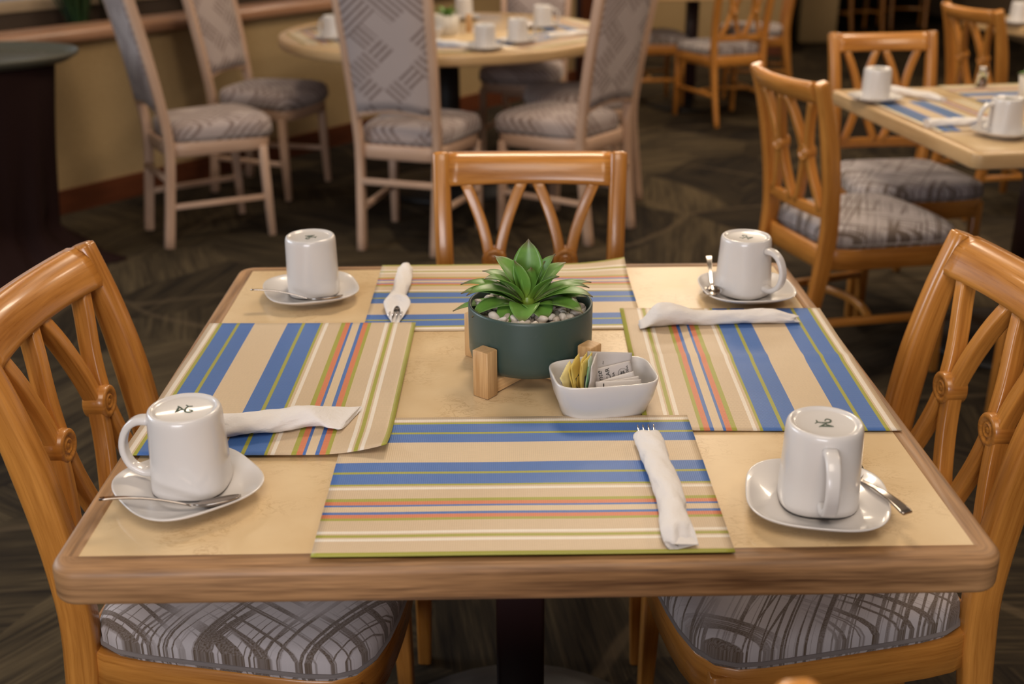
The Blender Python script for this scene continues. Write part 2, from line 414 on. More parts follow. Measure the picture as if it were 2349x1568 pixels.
# left half-height wall runs from behind the tray stand to the wooden post
WA, WB = (-5.196, -0.36), (0.57, 7.2)     # wall face line  x = -2.08+.766(y-3.74)
dw = (V(WB)-V(WA)).normalized(); nw = V((-dw.y, dw.x))   # points away from the room (left)
off = lambda p, k: (p[0]+nw.x*k, p[1]+nw.y*k)
E_ = [(-6, -3.6), (4.6, -3.6), (4.6, 13), (-6, 13)]
fl = mesh('floor', [(-6,-3.6,0), (5,-3.6,0), (5,13,0), (-6,13,0)], [(0,1,2,3)], 'carpet', None, False); struct(fl)
ce = mesh('ceiling', [(-6,-3.6,2.72), (-6,13,2.72), (5,13,2.72), (5,-3.6,2.72)], [(0,1,2,3)], 'ceiling_white', None, False); struct(ce)
wall_seg('wall_left', WA, WB, 0, 0.75, 'wall_paper', 0.10)
cap = MB(); cap.sweep([(*off(WA, 0.04), 0.782), (*off(WB, 0.04), 0.782)], 0.20, 0.066, (nw.x, nw.y, 0), r=0.42, k=5)
struct(cap.build('trim_1', 'wood_sill'))
wall_seg('trim_2', off(WA, 0.14), off(WB, 0.14), 0.755, 0.768, 'frame_dark', 0.20)      # planter ledge behind the cap
wall_seg('wall_left', off(WA, 0.34), off(WB, 0.34), 0.0, 0.86, 'frame_dark', 0.10)
bm_ = MB(); bm_.sweep([(*off(WA, 0.40), 0.885), (*off(WB, 0.40), 0.885)], 0.14, 0.05, (nw.x, nw.y, 0), r=0.15)
win = struct(bm_.build('window_1', 'wood_beam'))
g_ = MB(); a = V((*off(WA, 0.42), 0.91)); b = V((*off(WB, 0.42), 0.91))
gl = mesh('window_pane', [a, b, b+V((0,0,1.3)), a+V((0,0,1.3)), a+V((nw.x*.006, nw.y*.006, 0)), b+V((nw.x*.006, nw.y*.006, 0)), b+V((nw.x*.006, nw.y*.006, 1.3)), a+V((nw.x*.006, nw.y*.006, 1.3))],
     [(0,1,2,3), (7,6,5,4), (0,4,5,1), (1,5,6,2), (2,6,7,3), (3,7,4,0)], 'window_glass', win, False)
for k in range(6):
    f = (k+0.35)/6; p = V(WA).lerp(V(WB), f); m = MB(); m.box((*off(p, 0.42), 1.56), (0.05, 0.05, 1.34), rot=math.atan2(dw.y, dw.x)); m.build('window_frame', 'frame_dark', win)
wall_seg('wall_left', off(WA, 0.34), off(WB, 0.34), 2.2, 2.72, 'wall_room', 0.12)
bb = wall_seg('baseboard_left', off(WA, -0.018), off(WB, -0.018), 0, 0.11, 'wood_red', 0.018)
# wooden post at the end of the half wall and the further walls
pm = MB(); pm.box((0.66, 7.27, 1.36), (0.14, 0.14, 2.72), rot=0.3); struct(pm.build('trim_3', 'wood_red'))
wall_seg('wall_far', (0.70, 7.32), (1.3, 8.7), 0, 2.72, 'wall_paper')
wall_seg('wall_far', (1.3, 8.7), (2.45, 8.6), 0, 2.72, 'wall_paper')
wall_seg('wall_far', (2.45, 8.6), (2.75, 12.0), 0, 2.72, 'wall_dark')
wall_seg('wall_far', (2.75, 11.8), (5.0, 11.8), 0, 2.72, 'wall_dark')
wall_seg('baseboard_far', (1.28, 8.68), (2.45, 8.58), 0, 0.11, 'wood_red', 0.02)
wall_seg('wall_right', (4.8, 12), (4.8, -3.6), 0, 2.72, 'wall_room')
wall_seg('wall_back', (5, -3.5), (-6, -3.5), 0, 2.72, 'wall_room')
wall_seg('wall_left', (-5.9, -3.6), (-5.2, -0.3), 0, 2.72, 'wall_room')
# a short yellow partition stub standing in front of the dark area
m = MB(); m.box((2.93, 9.5, 0.24), (0.34, 0.3, 0.48), r=0.04); struct(m.build('wall_far', 'wall_paper'))
# outside
gr = mesh('ground_outside', [(-30, -5, -0.15), (-6.5, -5, -0.15), (2, 9, -0.15), (2, 40, -0.15), (-30, 40, -0.15)], [(0,1,2,3,4)], 'asphalt', None, False); struct(gr)
m = MB(); m.box((-4.6, 9.3, 0.06), (1.6, 0.3, 0.42), rot=0.5); props(m.build('kerb_block', 'kerb_white'), 'white block outside the window at the upper left', 'block')
m = MB(); m.box((-6.6, 8.4, 0.25), (1.7, 1.2, 0.8), rot=0.5); props(m.build('car_shadow_block', 'pedestal_dark'), 'dark grey box standing in for a car shadow outside, left of the white block', 'box')  # solid dark block stands in for the shadow of a parked car

# ------------------------------------------------------------------ chairs
def outline(hr, hf, y0, y1, bow, n=10, cr=0.03):
    """seat outline, counter-clockwise from rear-left; rear half width hr, front half width hf"""
    pts = []
    pts += [V((-hr, y0, 0)).lerp(V((hr, y0, 0)), i/n) for i in range(n+1)]
    pts += [V((hr, y0, 0)).lerp(V((hf, y1, 0)), i/n) for i in range(1, n)]
    for i in range(n+1):
        t = i/n; pts.append(V((hf-2*hf*t, y1+bow*4*t*(1-t), 0)))
    pts += [V((-hf, y1, 0)).lerp(V((-hr, y0, 0)), i/n) for i in range(1, n)]
    for _ in range(3):   # soften corners
        pts = [(pts[i-1]+pts[i]*2+pts[(i+1) % len(pts)])/4 for i in range(len(pts))]
    return pts
def seat_cushion(parent, ol, z0, z1, mat, yc):
    m = MB(); rings = []; c = V((0, yc, 0)); H = z1-z0
    for sc, zz in ((0.965, -0.006), (0.995, 0.0), (1.012, H*0.22), (1.012, H*0.50), (0.99, H*0.68), (0.94, H*0.81), (0.82, H*0.92), (0.6, H*0.975), (0.35, H), (0.1, H*1.01)):
        rings.append([c+(p-c)*sc+V((0, 0, z0+zz)) for p in ol])
    m.loft(rings)
    o = m.build('seat', mat, parent)
    t = MB(); pth = [c+(p-c)*1.012+V((0,0,z0+H*0.18)) for p in ol]
    t.sweep(pth, 0.007, 0.007, (0,0,1), r=0.5, closed=True, k=2); t.build('piping', 'piping', o)
    return o
def apron(parent, ol, z0, z1, mat, yc, th=0.022):
    c = V((0, yc, 0)); m = MB(); rings = []
    N = len(ol)
    for i, p in enumerate(ol):
        d = (p-c).normalized(); a = p; b = p-d*th; h = 0.003
        rings.append([a+V((0,0,z0+h)), a+V((0,0,z1-h)), a-d*h+V((0,0,z1)), b+V((0,0,z1)), b+V((0,0,z0)), a-d*h+V((0,0,z0))])
    m.loft(rings, closed=True); return m.build('seat_frame', mat, parent)

def orange_chair(label):
    W = 'wood_chair'
    t = thing('dining_chair', label, 'chair')
    yb = lambda z: interp([(0, -.075), (.2, -.03), (.42, 0), (.55, -.002), (.685, -.020), (.8, -.046), (.9, -.078)], z)
    tab = [(0, -.075), (.2, -.03), (.42, 0), (.55, -.002), (.685, -.020), (.8, -.046), (.9, -.078)]
    hx = lambda z: interp([(0, .160), (.45, .168), (.9, .181)], z)
    for s in (-1, 1):
        path = smooth_path([(s*hx(z), y, z) for z, y in tab], 5)
        n = len(path)
        wd = [0.026+0.009*min(1, p.z/.4) for p in path]; dp = [0.030+0.020*min(1, p.z/.38)-0.014*max(0, (p.z-.7)/.2) for p in path]
        tp = (path[-1]-path[-2]).normalized(); e0 = path[-1]; path = path[:-1]+[e0-tp*.006, e0-tp*.002, e0]; wd = wd[:-1]+[wd[-1], wd[-1]*.93, wd[-1]*.78]; dp = dp[:-1]+[dp[-1], dp[-1]*.93, dp[-1]*.78]
        m = MB(); m.sweep(path, wd, dp, (1,0,0), r=0.3, uoff=s*1.7); m.build('leg', W, t)
    bow = lambda x: -0.022*(1-(x/0.17)**2)
    # top rail between the posts
    m = MB(); rings = []
    for i in range(17):
        x = -0.166+0.332*i/16; yc = yb(.868)+bow(x)-0.002; ring = []
        zt = 0.899-0.004*(1-(x/0.166)**2); zb = 0.836+0.004*(1-(x/.166)**2)*0
        for (dy, z) in ((.015, zb+.003), (.0185, zb+.012), (.0195, zt-.018), (.0155, zt-.006), (0.006, zt), (-.009, zt-.001), (-.0185, zt-.010), (-.0195, zb+.02), (-.016, zb+.004), (-.008, zb), (.008, zb)):
            lean = -(z-.868)*0.45
            ring.append(V((x, yc+dy+lean, z)))
        rings.append(ring)
    m.loft(rings, uoff=5); m.build('top_rail', W, t)
    # lower rail
    m = MB(); m.sweep([(x, yb(.52)+bow(x)*0.7, .520) for x in [-.158+.316*i/12 for i in range(13)]], 0.034, 0.020, (0,0,1), r=0.25, uoff=8); m.build('lower_rail', W, t)
    for xc in (-.0735, .0735):
        m = MB()
        for s in (-1, 1):
            pth = []
            for i in range(19):
                z = .526+(.842-.526)*i/18; d = abs(z-.685)/.158
                x = xc+s*(.0105+.050*d**1.55); pth.append((x, yb(z)+bow(x)*(.7+.3*(z-.52)/.35), z))
            m.sweep(pth, 0.0225, 0.025, (1,0,0), r=0.16, uoff=xc*30+s)
        sp = m.build('splat', W, t)
        y0 = yb(.685)+bow(xc)*.85; r = MB()
        prof = [(0.0001, .0125), (.003, .0135), (.0045, .0115), (.006, .0115), (.008, .0135), (.010, .0135), (.0118, .0112), (.0135, .0112), (.0155, .0138), (.0215, .0138), (.0235, .012), (.0238, 0), (.0235, -.012), (.0215, -.0138), (.0155, -.0138), (.0135, -.0112), (.0118, -.0112), (.010, -.0135), (.008, -.0135), (.006, -.0115), (.0045, -.0115), (.003, -.0135), (.0001, -.0125)]
        r.lathe([(p*1.08, q*1.24) for p, q in prof], 32, (xc, y0, .685), axis='Y'); r.build('rosette', W, sp)
    ol = outline(.184, .232, -.012, .412, .026)
    apron(t, ol, .352, .416, W, .2)
    ol2 = outline(.184, .233, .016, .412, .028)
    seat_cushion(t, ol2, .416, .476, 'fabric_seat', .2)
    for s in (-1, 1):
        m = MB(); m.sweep([(s*.200, .385, .40), (s*.203, .388, .2), (s*.206, .392, 0)], [.036, .032, .025], [.036, .032, .025], (1,0,0), r=.2, uoff=s*2.3); m.build('leg', W, t)
        m = MB(); m.sweep([(s*.164, -.03, .185), (s*.203, .388, .185)], .022, .026, (0,0,1), r=.25, uoff=s*3); m.build('stretcher', W, t)
        m = MB(); m.sweep([(s*(.185+.0*0)-s*.0, .16+0, .185)] + [(s*(.185-.34*(i/8)+0), .16+.0+.05*sin(pi*i/8), .187) for i in range(1, 9)], .02, .024, (0,0,1), r=.25, uoff=s*4)
        if s > 0: m.build('stretcher', W, t)
    return t

def tall_chair(label):
    W = 'wood_pale'
    t = thing('tall_back_chair', label, 'chair')
    tab = [(0, -.045), (.2, -.02), (.42, 0), (.6, -.018), (.8, -.050), (.98, -.086), (1.16, -.125)]
    yb = lambda z: interp(tab, z)
    hx = lambda z: interp([(0, .160), (.45, .168), (1.16, .190)], z)
    for s in (-1, 1):
        path = smooth_path([(s*hx(z), y, z) for z, y in tab], 4)
        m = MB(); m.sweep(path, 0.032, 0.040, (1,0,0), r=0.25, uoff=s*1.7); m.build('leg', W, t)
    m = MB(); m.sweep([(x, yb(1.14), 1.14+.02*(1-(x/.2)**2)) for x in [-.2+.4*i/10 for i in range(11)]], 0.045, 0.03, (0,0,1), r=.3); m.build('top_rail', W, t)
    arch = lambda x: .555+.022*(1-(x/.16)**2)
    m = MB(); m.sweep([(x, yb(.56)-.004, arch(x)) for x in [-.155+.31*i/10 for i in range(11)]], 0.024, 0.03, (0,0,1), r=.25); m.build('lower_rail', W, t)
    # upholstered back
    m = MB(); rings = []; n = 14
    for i in range(n+1):
        z = .565+(1.125-.565)*i/n; h = hx(z)-.014; ring = []
        zoff = .02*(1-i/n)
        for (fx, dy) in ((-1, .006), (-.96, .019), (-.5, .026), (0, .028), (.5, .026), (.96, .019), (1, .006), (1, -.012), (.96, -.018), (.5, -.021), (0, -.022), (-.5, -.021), (-.96, -.018), (-1, -.012)):
            ring.append(V((fx*h, yb(z)+dy-.004, z+zoff*(1-fx*fx))))
        rings.append(ring)
    m.loft(rings); m.build('back_cushion', 'fabric_tall', t)
    ol = outline(.176, .215, -.010, .415, .03)
    apron(t, ol, .375, .432, W, .2)
    ol2 = outline(.176, .222, .02, .425, .035)
    seat_cushion(t, ol2, .430, .515, 'fabric_tall', .2)
    for s in (-1, 1):
        m = MB(); m.sweep([(s*.192, .38, .39), (s*.196, .383, .2), (s*.20, .388, 0)], [.036, .034, .028], [.036, .034, .028], (1,0,0), r=.2, uoff=s*2.3); m.build('leg', W, t)
        m = MB(); m.sweep([(s*.160, -.035, .17), (s*.196, .383, .17)], .022, .026, (0,0,1), r=.25, uoff=s*3); m.build('stretcher', W, t)
    m = MB(); m.sweep([(-.158, -.02, .285), (.158, -.02, .285)], .026, .02, (0,0,1), r=.25, uoff=7); m.build('stretcher', W, t)
    return t

R = radians
oc = orange_chair('orange-stained wooden chair at the left side of the near square table')
oc.location = (-.591, .237, 0); oc.rotation_euler = (0, 0, R(-94.5))
dup(oc, (.656, .252, 0), R(95), 'orange-stained wooden chair at the right side of the near square table')
dup(oc, (.053, .950, 0), R(178.5), 'orange-stained wooden chair at the far side of the near table, behind the potted plant')
dup(oc, (.002, -.588, 0), R(8), 'orange chair nearest the camera, only a corner of its top rail showing')
dup(oc, (.892, 2.03, 0), R(-74), 'orange chair seen from behind at the left edge of the right-hand table', 'chairs around the right-hand table')
dup(oc, (1.376, 2.81, 0), R(184.5), 'orange chair facing us at the far side of the right-hand table, behind a white mug', 'chairs around the right-hand table')
dup(oc, (2.094, 3.75, 0), R(-76), 'orange chair behind the right-hand table, second from the right edge at the top')
dup(oc, (1.457, 5.735, 0), R(18.5), 'orange chair with its back to us at the far table, nearest of the far group')
dup(oc, (1.98, 6.75, 0), R(80), 'orange chair at the right side of the far table in front of the yellow wall')
dup(oc, (.80, 6.42, 0), R(-84), 'dark-seated chair at the left side of the far table by the yellow wall')
dup(oc, (1.62, 1.24, 0), R(6.6), 'orange chair at the near side of the right-hand table, one leg behind the right chair', 'chairs around the right-hand table')
for i, (x, y, r) in enumerate(((3.55, 10.0, 10), (4.05, 10.25, -8))):
    dup(oc, (x, y, 0), R(r), ('brown chair in the dark far area, left of the two', 'brown chair in the dark far area, right of the two')[i])
tc = tall_chair('tall-backed grey chair with pale frame, leftmost of the group, facing right')
tc.location = (-1.417, 3.44, 0); tc.rotation_euler = (0, 0, R(-59.7))
tg = 'tall-backed chairs around the round table'
tc['group'] = tg
dup(tc, (-1.30, 4.34, 0), R(-110), 'tall-backed grey chair between the leftmost chair and the half wall', tg)
dup(tc, (-.404, 3.22, 0), R(-19), 'tall-backed grey chair with its back to us at the near side of the round table', tg)
dup(tc, (.433, 3.413, 0), R(51), 'tall-backed grey chair to the right of the near one, turned towards the round table', tg)
dup(tc, (.20, 5.12, 0), R(166), 'tall-backed grey chair at the far side of the round table', tg)
dup(tc, (.585, 4.14, 0), R(101), 'tall-backed grey chair at the right of the round table, mostly hidden', tg)

# ------------------------------------------------------------------ square tables
def square_table(label, x0, x1, y0, y1, top=.75, th=.045, rim=.028, edge='wood_edge', loc=None, rz=0.0):
    cx, cy = (x0+x1)/2, (y0+y1)/2; hx, hy = (x1-x0)/2, (y1-y0)/2
    t = thing('dining_table', label, 'table', (cx, cy, 0) if loc is None else loc, rz)
    m = MB(); z0, z1 = top-.03, top
    vs = [(-hx,-hy,z1), (hx,-hy,z1), (hx,hy,z1), (-hx,hy,z1), (-hx,-hy,z0), (hx,-hy,z0), (hx,hy,z0), (-hx,hy,z0)]
    mesh('tabletop', vs, [(0,1,2,3), (7,6,5,4), (0,4,5,1), (1,5,6,2), (2,6,7,3), (3,7,4,0)], 'laminate', t, False)
    # solid wood lipping, mitred, rounded nose
    m = MB(); rings = []; us = []; U = 0
    rc = .030; nz = .010
    cor = [(-1,-1), (1,-1), (1,1), (-1,1)]
    prev = None; first = None
    for k, (sx, sy) in enumerate(cor):
        I = V((sx*hx, sy*hy, 0)); C = V((sx*(hx+rim-rc), sy*(hy+rim-rc), 0)); a0 = math.atan2(-1, -1)-pi/4 + k*pi/2 + 0
        a0 = (pi, 1.5*pi, 0, .5*pi)[k]
        for j in range(7):
            an = a0+j*pi/2/6; O = C+V((cos(an), sin(an), 0))*rc
            rings.append((I, O, V((cos(an), sin(an), 0))))
    R_ = []
    N = len(rings)
    for I, O, d in rings:
        ring = [I+V((0,0,top+.0004))]
        ring.append(I.lerp(O, .5)+V((0,0,top+.0004)))
        for a in range(6):
            an = pi/2-a*pi/2/5; ring.append(O+d*(nz*cos(an)-nz)+V((0,0,top-nz+nz*sin(an))))
        for a in range(5):
            an = -a*pi/2/4; ring.append(O+d*(nz*.8*cos(an)-nz*.8)+V((0,0,top-th+nz*.8+nz*.8*sin(an))))
        ring.append(I+V((0,0,top-th)))
        R_.append(ring)
    # subdivide the long runs so the grain keeps its scale
    out = []; us = []; U = 0.0
    for i in range(N):
        A, B = R_[i], R_[(i+1) % N]; L = (sum(A, V((0,0,0)))/len(A)-sum(B, V((0,0,0)))/len(B)).length
        segs = 6 if L > .2 else 1
        for q in range(segs): out.append([a.lerp(b, q/segs) for a, b in zip(A, B)]); us.append(U); U += L/segs
    m.loft(out, closed=True, u=us)
    m.build('edge_band', edge, t)
    m = MB(); m.box((0, 0, (top-th+.04)/2), (.076, .076, top-th-.04), r=.1); m.build('pedestal', 'pedestal_dark', t)
    m = MB(); m.lathe([(.001, top-th-.001), (.16, top-th-.001), (.16, top-th-.008), (.001, top-th-.008)], 32); m.build('mount_plate', 'base_black', t)
    m = MB(); m.lathe([(.001, .045), (.05, .045), (.07, .03), (.24, .018), (.28, .012), (.285, .002), (.28, 0.0), (.001, 0.0)], 40); m.build('base', 'base_black', t)
    return t
TX0, TX1, TY0, TY1 = -.4636, .4967, -.219, .7315
square_table('near square table with cream laminate top and rounded brown wood edge', TX0, TX1, TY0, TY1)
RTc = V((1.23, 1.627, 0)); rr = R(6.6); RTm = Matrix.Rotation(rr, 3, 'Z')
rpos = lambda x, y, z=0: tuple(RTc + RTm@V((x, y, 0)) + V((0, 0, z)))
square_table('square wooden table on the right with mugs and striped placemats', 0, .95, 0, .92, edge='wood_table_far', loc=rpos(.50, .485), rz=rr)
square_table('square table at the upper right edge with one white mug', 0, .9, 0, .9, edge='wood_table_far', loc=(2.95, 4.35, 0), rz=R(20))
square_table('far table with a dark pedestal in front of the yellow wall', 0, .75, 0, .75, edge='wood_table_far', loc=(1.28, 6.42, 0), rz=R(4))

# round table
RC = V((-.235, 4.26, 0)); RR = .79
t = thing('round_table', 'large round wooden table ringed by the tall-backed grey chairs', 'table', RC)
m = MB(); m.lathe([(.001, .75), (RR-.06, .75), (RR-.06, .72), (.001, .72)], 72); m.build('tabletop', 'laminate', t)
m = MB(); rings = []
for j in range(96):
    a = 2*pi*j/96; d = V((cos(a), sin(a), 0))
    rings.append([d*(RR-.062)+V((0,0,.7506)), d*(RR-.012)+V((0,0,.7506)), d*(RR-.003)+V((0,0,.747)), d*RR+V((0,0,.738)), d*RR+V((0,0,.712)), d*(RR-.004)+V((0,0,.704)), d*(RR-.012)+V((0,0,.70)), d*(RR-.062)+V((0,0,.70))])
m.loft([list(reversed(r)) for r in rings], closed=True); m.build('edge_band', 'wood_table_far', t)
m = MB(); m.lathe([(.001, .70), (.05, .70), (.05, .05), (.001, .05)], 24); m.build('pedestal', 'base_black', t)
m = MB(); m.lathe([(.001, .05), (.07, .05), (.32, .022), (.345, .01), (.345, 0), (.001, 0)], 48); m.build('base', 'base_black', t)

# ------------------------------------------------------------------ placemats
def placemat(label, loc, rz, lift=None, group='striped woven placemats', wav=0.0006, sd=1):
    W, D, th = .45, .3316, .0012; nx, ny = 44, 30; vs = []; rnd = random.Random(sd); ph = rnd.random()*6
    for lay in (1, 0):
        for j in range(ny+1):
            for i in range(nx+1):
                x, y = -W/2+W*i/nx, -D/2+D*j/ny
                z = wav*(1+sin(x*26+ph)*cos(y*19+ph*2))*.5
                if lift: z += lift(x, y)
                vs.append(V((x, y, z+th*lay)))
    N = (nx+1)*(ny+1); fs = []
    q = lambda i, j, l: l*N+j*(nx+1)+i
    for j in range(ny):
        for i in range(nx):
            fs.append((q(i,j,0), q(i+1,j,0), q(i+1,j+1,0), q(i,j+1,0))); fs.append((q(i,j,1), q(i,j+1,1), q(i+1,j+1,1), q(i+1,j,1)))
    for i in range(nx):
        fs.append((q(i,0,1), q(i+1,0,1), q(i+1,0,0), q(i,0,0))); fs.append((q(i,ny,0), q(i+1,ny,0), q(i+1,ny,1), q(i,ny,1)))
    for j in range(ny):
        fs.append((q(0,j,0), q(0,j+1,0), q(0,j+1,1), q(0,j,1))); fs.append((q(nx,j,1), q(nx,j+1,1), q(nx,j+1,0), q(nx,j,0)))
    o = mesh('placemat', vs, fs, 'placemat_weave', None, True)
    o.location = loc; o.rotation_euler = (0, 0, rz)
    return props(o, label, 'placemat', group)
def corner(cx, cy, rad, h):
    def f(x, y):
        d = max(0, 1-sqrt((x-cx)**2+(y-cy)**2)/rad); return h*d*d
    return f
TZ = .7505
# v=0 (plain green end) is local -y
N_ = placemat('blue-striped placemat nearest the camera, fork roll at its right', (.0113, -.067, TZ+.0030), -.0035, sd=2)
L_ = placemat('blue-striped placemat on the left side of the table, inner corner curling up', (-.3150, .2223, TZ+.0046), -.0166+pi/2, lift=corner(-.225, -.166, .09, .014), sd=3)
R__ = placemat('blue-striped placemat on the right side of the table, creased across', (.3485, .2783, TZ+.0014), -.0289-pi/2, lift=lambda x, y: .0022*max(0, 1-abs(x+.02)/.02), sd=4)
F_ = placemat('blue-striped placemat at the far side of the table behind the plant', (-.0035, .5859, TZ-.0001), -.0058+pi, lift=corner(-.225, -.166, .12, .012), sd=5)

# ------------------------------------------------------------------ crockery
def make_mug(label):
    t = thing('coffee_mug', label, 'mug')
    prof = [(.0425, .0005), (.0450, 0.0), (.0462, .002), (.0464, .008), (.0461, .025), (.0457, .045), (.0452, .068), (.0449, .083), (.0446, .090), (.0440, .0945), (.0428, .0975), (.0410, .0990), (.0392, .0990), (.0378, .0980), (.0362, .0965), (.033, .0960), (.0001, .0958)]
    inner = [(.0001, .089), (.036, .089), (.040, .084), (.0415, .060), (.0424, .02), (.0425, .0005)]
    n1 = len(prof); allp = inner+prof
    ex = [2.0, 2.0, 2.05, 2.15, 2.6, 2.75] + [2.75, 2.75, 2.75, 2.7, 2.5, 2.25, 2.1, 2.0, 2.0, 2.0, 2.0, 2.0, 2.0, 2.0, 2.0, 2.0, 2.0]
    m = MB(); m.lathe([(p_*.958, q_) for p_, q_ in allp], 72, sq=ex); m.build('body', 'porcelain', t)
    P = smooth_path([(.0425, 0, .0165), (.056, 0, .0150), (.0705, 0, .0235), (.0775, 0, .040), (.0765, 0, .057), (.069, 0, .0725), (.057, 0, .0810), (.0425, 0, .0820)], 5)
    n = len(P)
    m = MB(); m.sweep(P, [.0175-.002*sin(pi*i/(n-1)) for i in range(n)], [.0105-.0028*sin(pi*i/(n-1)) for i in range(n)], (0,1,0), r=.42, k=4, bevel=False); m.build('handle', 'porcelain', t)
    # printed monogram on the base
    m = MB()
    def stroke(pts, w0):
        pth = smooth_path([(x, y, .0961) for x, y in pts], 5)
        k = len(pth); m.sweep(pth, [w0*(.55+.45*sin(pi*i/(k-1))) for i in range(k)], .0006, [V((0,0,1)).cross((pth[min(i+1,k-1)]-pth[max(i-1,0)]).normalized()) for i in range(k)], r=.1, bevel=False)
    stroke([(-.0045, .0005), (-.0075, .0015), (-.0085, .0035), (-.0065, .0055), (-.0035, .005), (-.0015, .0025), (-.001, -.002), (-.0015, -.0065), (.0008, -.0085)], .0016)
    stroke([(-.0058, -.0068), (-.0015, -.0062)], .0012)
    stroke([(-.0025, .0015), (.002, .0005), (.0045, .004), (.0058, .006)], .0012)
    stroke([(.0058, .0062), (.0055, .001), (.0062, -.0055)], .0018)
    stroke([(.001, .0004), (.003, -.002), (.0075, -.0062)], .0014)
    mk_ = m.build('mark', 'mark_green', t); mk_.scale = (1.3, 1.3, 1)
    return t
def make_saucer(label):
    prof = [(.0001, .0035), (.036, .0035), (.0395, .0038), (.0425, .0052), (.052, .0075), (.066, .0125), (.076, .0175), (.0805, .0200), (.0822, .0202), (.0826, .0192), (.080, .0165), (.066, .0088), (.052, .0038), (.044, .0018), (.0425, 0), (.039, 0), (.038, .0012), (.0001, .0012)]
    ex = [2, 2, 2, 2, 2.1, 2.4, 2.8, 3.0, 3.0, 3.0, 3.0, 2.6, 2.2, 2, 2, 2, 2, 2]
    m = MB(); m.lathe(prof, 96, sq=ex, scale=(.96, .96)); o = m.build('saucer', 'porcelain'); return props(o, label, 'saucer')
mug0 = make_mug('upside-down white mug at the near left corner, handle pointing left')
sc0 = make_saucer('white squarish saucer at the near left corner of the table')
def place(o, loc, rz): o.location = loc; o.rotation_euler = (0, 0, rz)
MZ = TZ+.0066
place(mug0, (-.376, -.0735, MZ), R(176)); place(sc0, (-.376, -.092, TZ), R(38))
dup(mug0, (.350, -.129, MZ), R(-96), 'upside-down white mug at the near right corner, handle towards the camera')
dup(mug0, (-.332, .603, MZ), R(100), 'upside-down white mug at the far left corner of the near table')
dup(mug0, (.408, .577, MZ), R(-48), 'upside-down white mug at the far right corner, handle pointing right')
dup(sc0, (.346, -.138, TZ), R(-12), 'white squarish saucer at the near right corner, spoon handle crossing its edge')
dup(sc0, (-.334, .586, TZ), R(18), 'white squarish saucer at the far left corner with a spoon across it')
dup(sc0, (.412, .568, TZ), R(3), 'white squarish saucer at the far right corner of the near table')
mg = 'upturned mugs and saucers on the round table'
def rset(p, hz, lab, g):
    dup(mug0, (p[0], p[1], p[2]+.0066), hz, 'upturned white mug '+lab, g[0]); dup(sc0, p, hz+.4, 'white saucer '+lab, g[1])
RG = ('upturned mugs on the round table', 'saucers on the round table')
rset((-.735, 3.965, TZ), 2.6, 'at the left of the round table', RG)
rset((-.055, 3.60, TZ), 2.0, 'at the near edge of the round table', RG)
rset((.085, 3.80, TZ), .3, 'near the middle front of the round table', RG)
rset((.215, 4.33, TZ), .2, 'at the far right of the round table, handle visible', RG)
rset((-.17, 4.72, TZ), 1.2, 'at the far side of the round table behind the white pot', RG)
QG = ('upturned mugs on the right-hand table', 'saucers on the right-hand table')
rset((1.195, 2.365, TZ), 1.4, 'at the far left corner of the right-hand table', QG)
rset((1.385, 1.835, TZ), R(188), 'at the near side of the right-hand table by the frame edge', QG)
rset((2.50, 4.33, TZ), 0, 'on the table at the upper right edge', ('upturned mug on the upper right table', 'saucer on the upper right table'))

# spoons
def make_spoon(label, L=.152):
    t = thing('teaspoon', label, 'spoon')
    # along +x: handle end at 0, bowl tip at L
    def strip(xs, ws, hs, cs, th, k=9):
        top = []; bot = []
        rings = []
        for x, w_, h, c in zip(xs, ws, hs, cs):
            up_ = []; dn = []
            for i in range(k):
                s = -1+2*i/(k-1); z = h-c*(1-s*s); up_.append(V((x, s*w_/2, z+th/2))); dn.append(V((x, s*w_/2, z-th/2)))
            rings.append(up_+list(reversed(dn)))
        return rings
    n = 16
    xs = [(.64*L)*i/n for i in range(n+1)]
    ws = [.0135-.0085*min(1, (i/n)*1.35)**.8 for i in range(n+1)]; ws[0] *= .8
    hs = [.020-.0165*(i/n)**1.1+.004*sin(pi*i/n) for i in range(n+1)]
    m = MB(); m.loft(strip(xs, ws, hs, [0]*(n+1), .0022)); m.build('handle', 'steel', t)
    nb = 20; bx = []; bw = []; bh = []; bc = []
    for i in range(nb+1):
        s = i/nb; bx.append(.62*L+s*.38*L); bw.append(max(.0045 if s < .1 else .0006, .0315*sqrt(max(0, 1-((s-.56)/.45)**2)) if s > .12 else .0045+.002*s/.1))
        bh.append(.004+.006*s**1.3); bc.append(.0068*sin(pi*min(1, max(0, (s-.08)/.92)))**.8)
    m = MB(); m.loft(strip(bx, bw, bh, bc, .0014)); m.build('bowl', 'steel', t)
    return t
sp = make_spoon('teaspoon across the near left saucer, bowl in front of the mug')
def lay(o, a, b, roll=0.0):
    a, b = V(a), V(b); d = (b-a).normalized(); s = V((-d.y, d.x, 0)).normalized(); u = d.cross(s)
    m = Matrix((d, s, u)).transposed() @ Matrix.Rotation(roll, 3, 'X')
    o.rotation_euler = m.to_euler(); o.location = a
lay(sp, (-.455, -.164, .766), (-.305, -.131, .761), R(-18))
s2 = dup(sp, (0,0,0), 0, 'teaspoon across the front of the far left saucer'); lay(s2, (-.424, .524, .766), (-.276, .527, .764), R(-16))
s3 = dup(sp, (0,0,0), 0, 'teaspoon with its handle reaching off the near right saucer'); lay(s3, (.432, -.196, .758), (.398, -.062, .763), R(-10))
s4 = dup(sp, (0,0,0), 0, 'teaspoon leaning left of the far right mug, bowl towards us'); lay(s4, (.366, .668, .772), (.347, .520, .762), R(6))

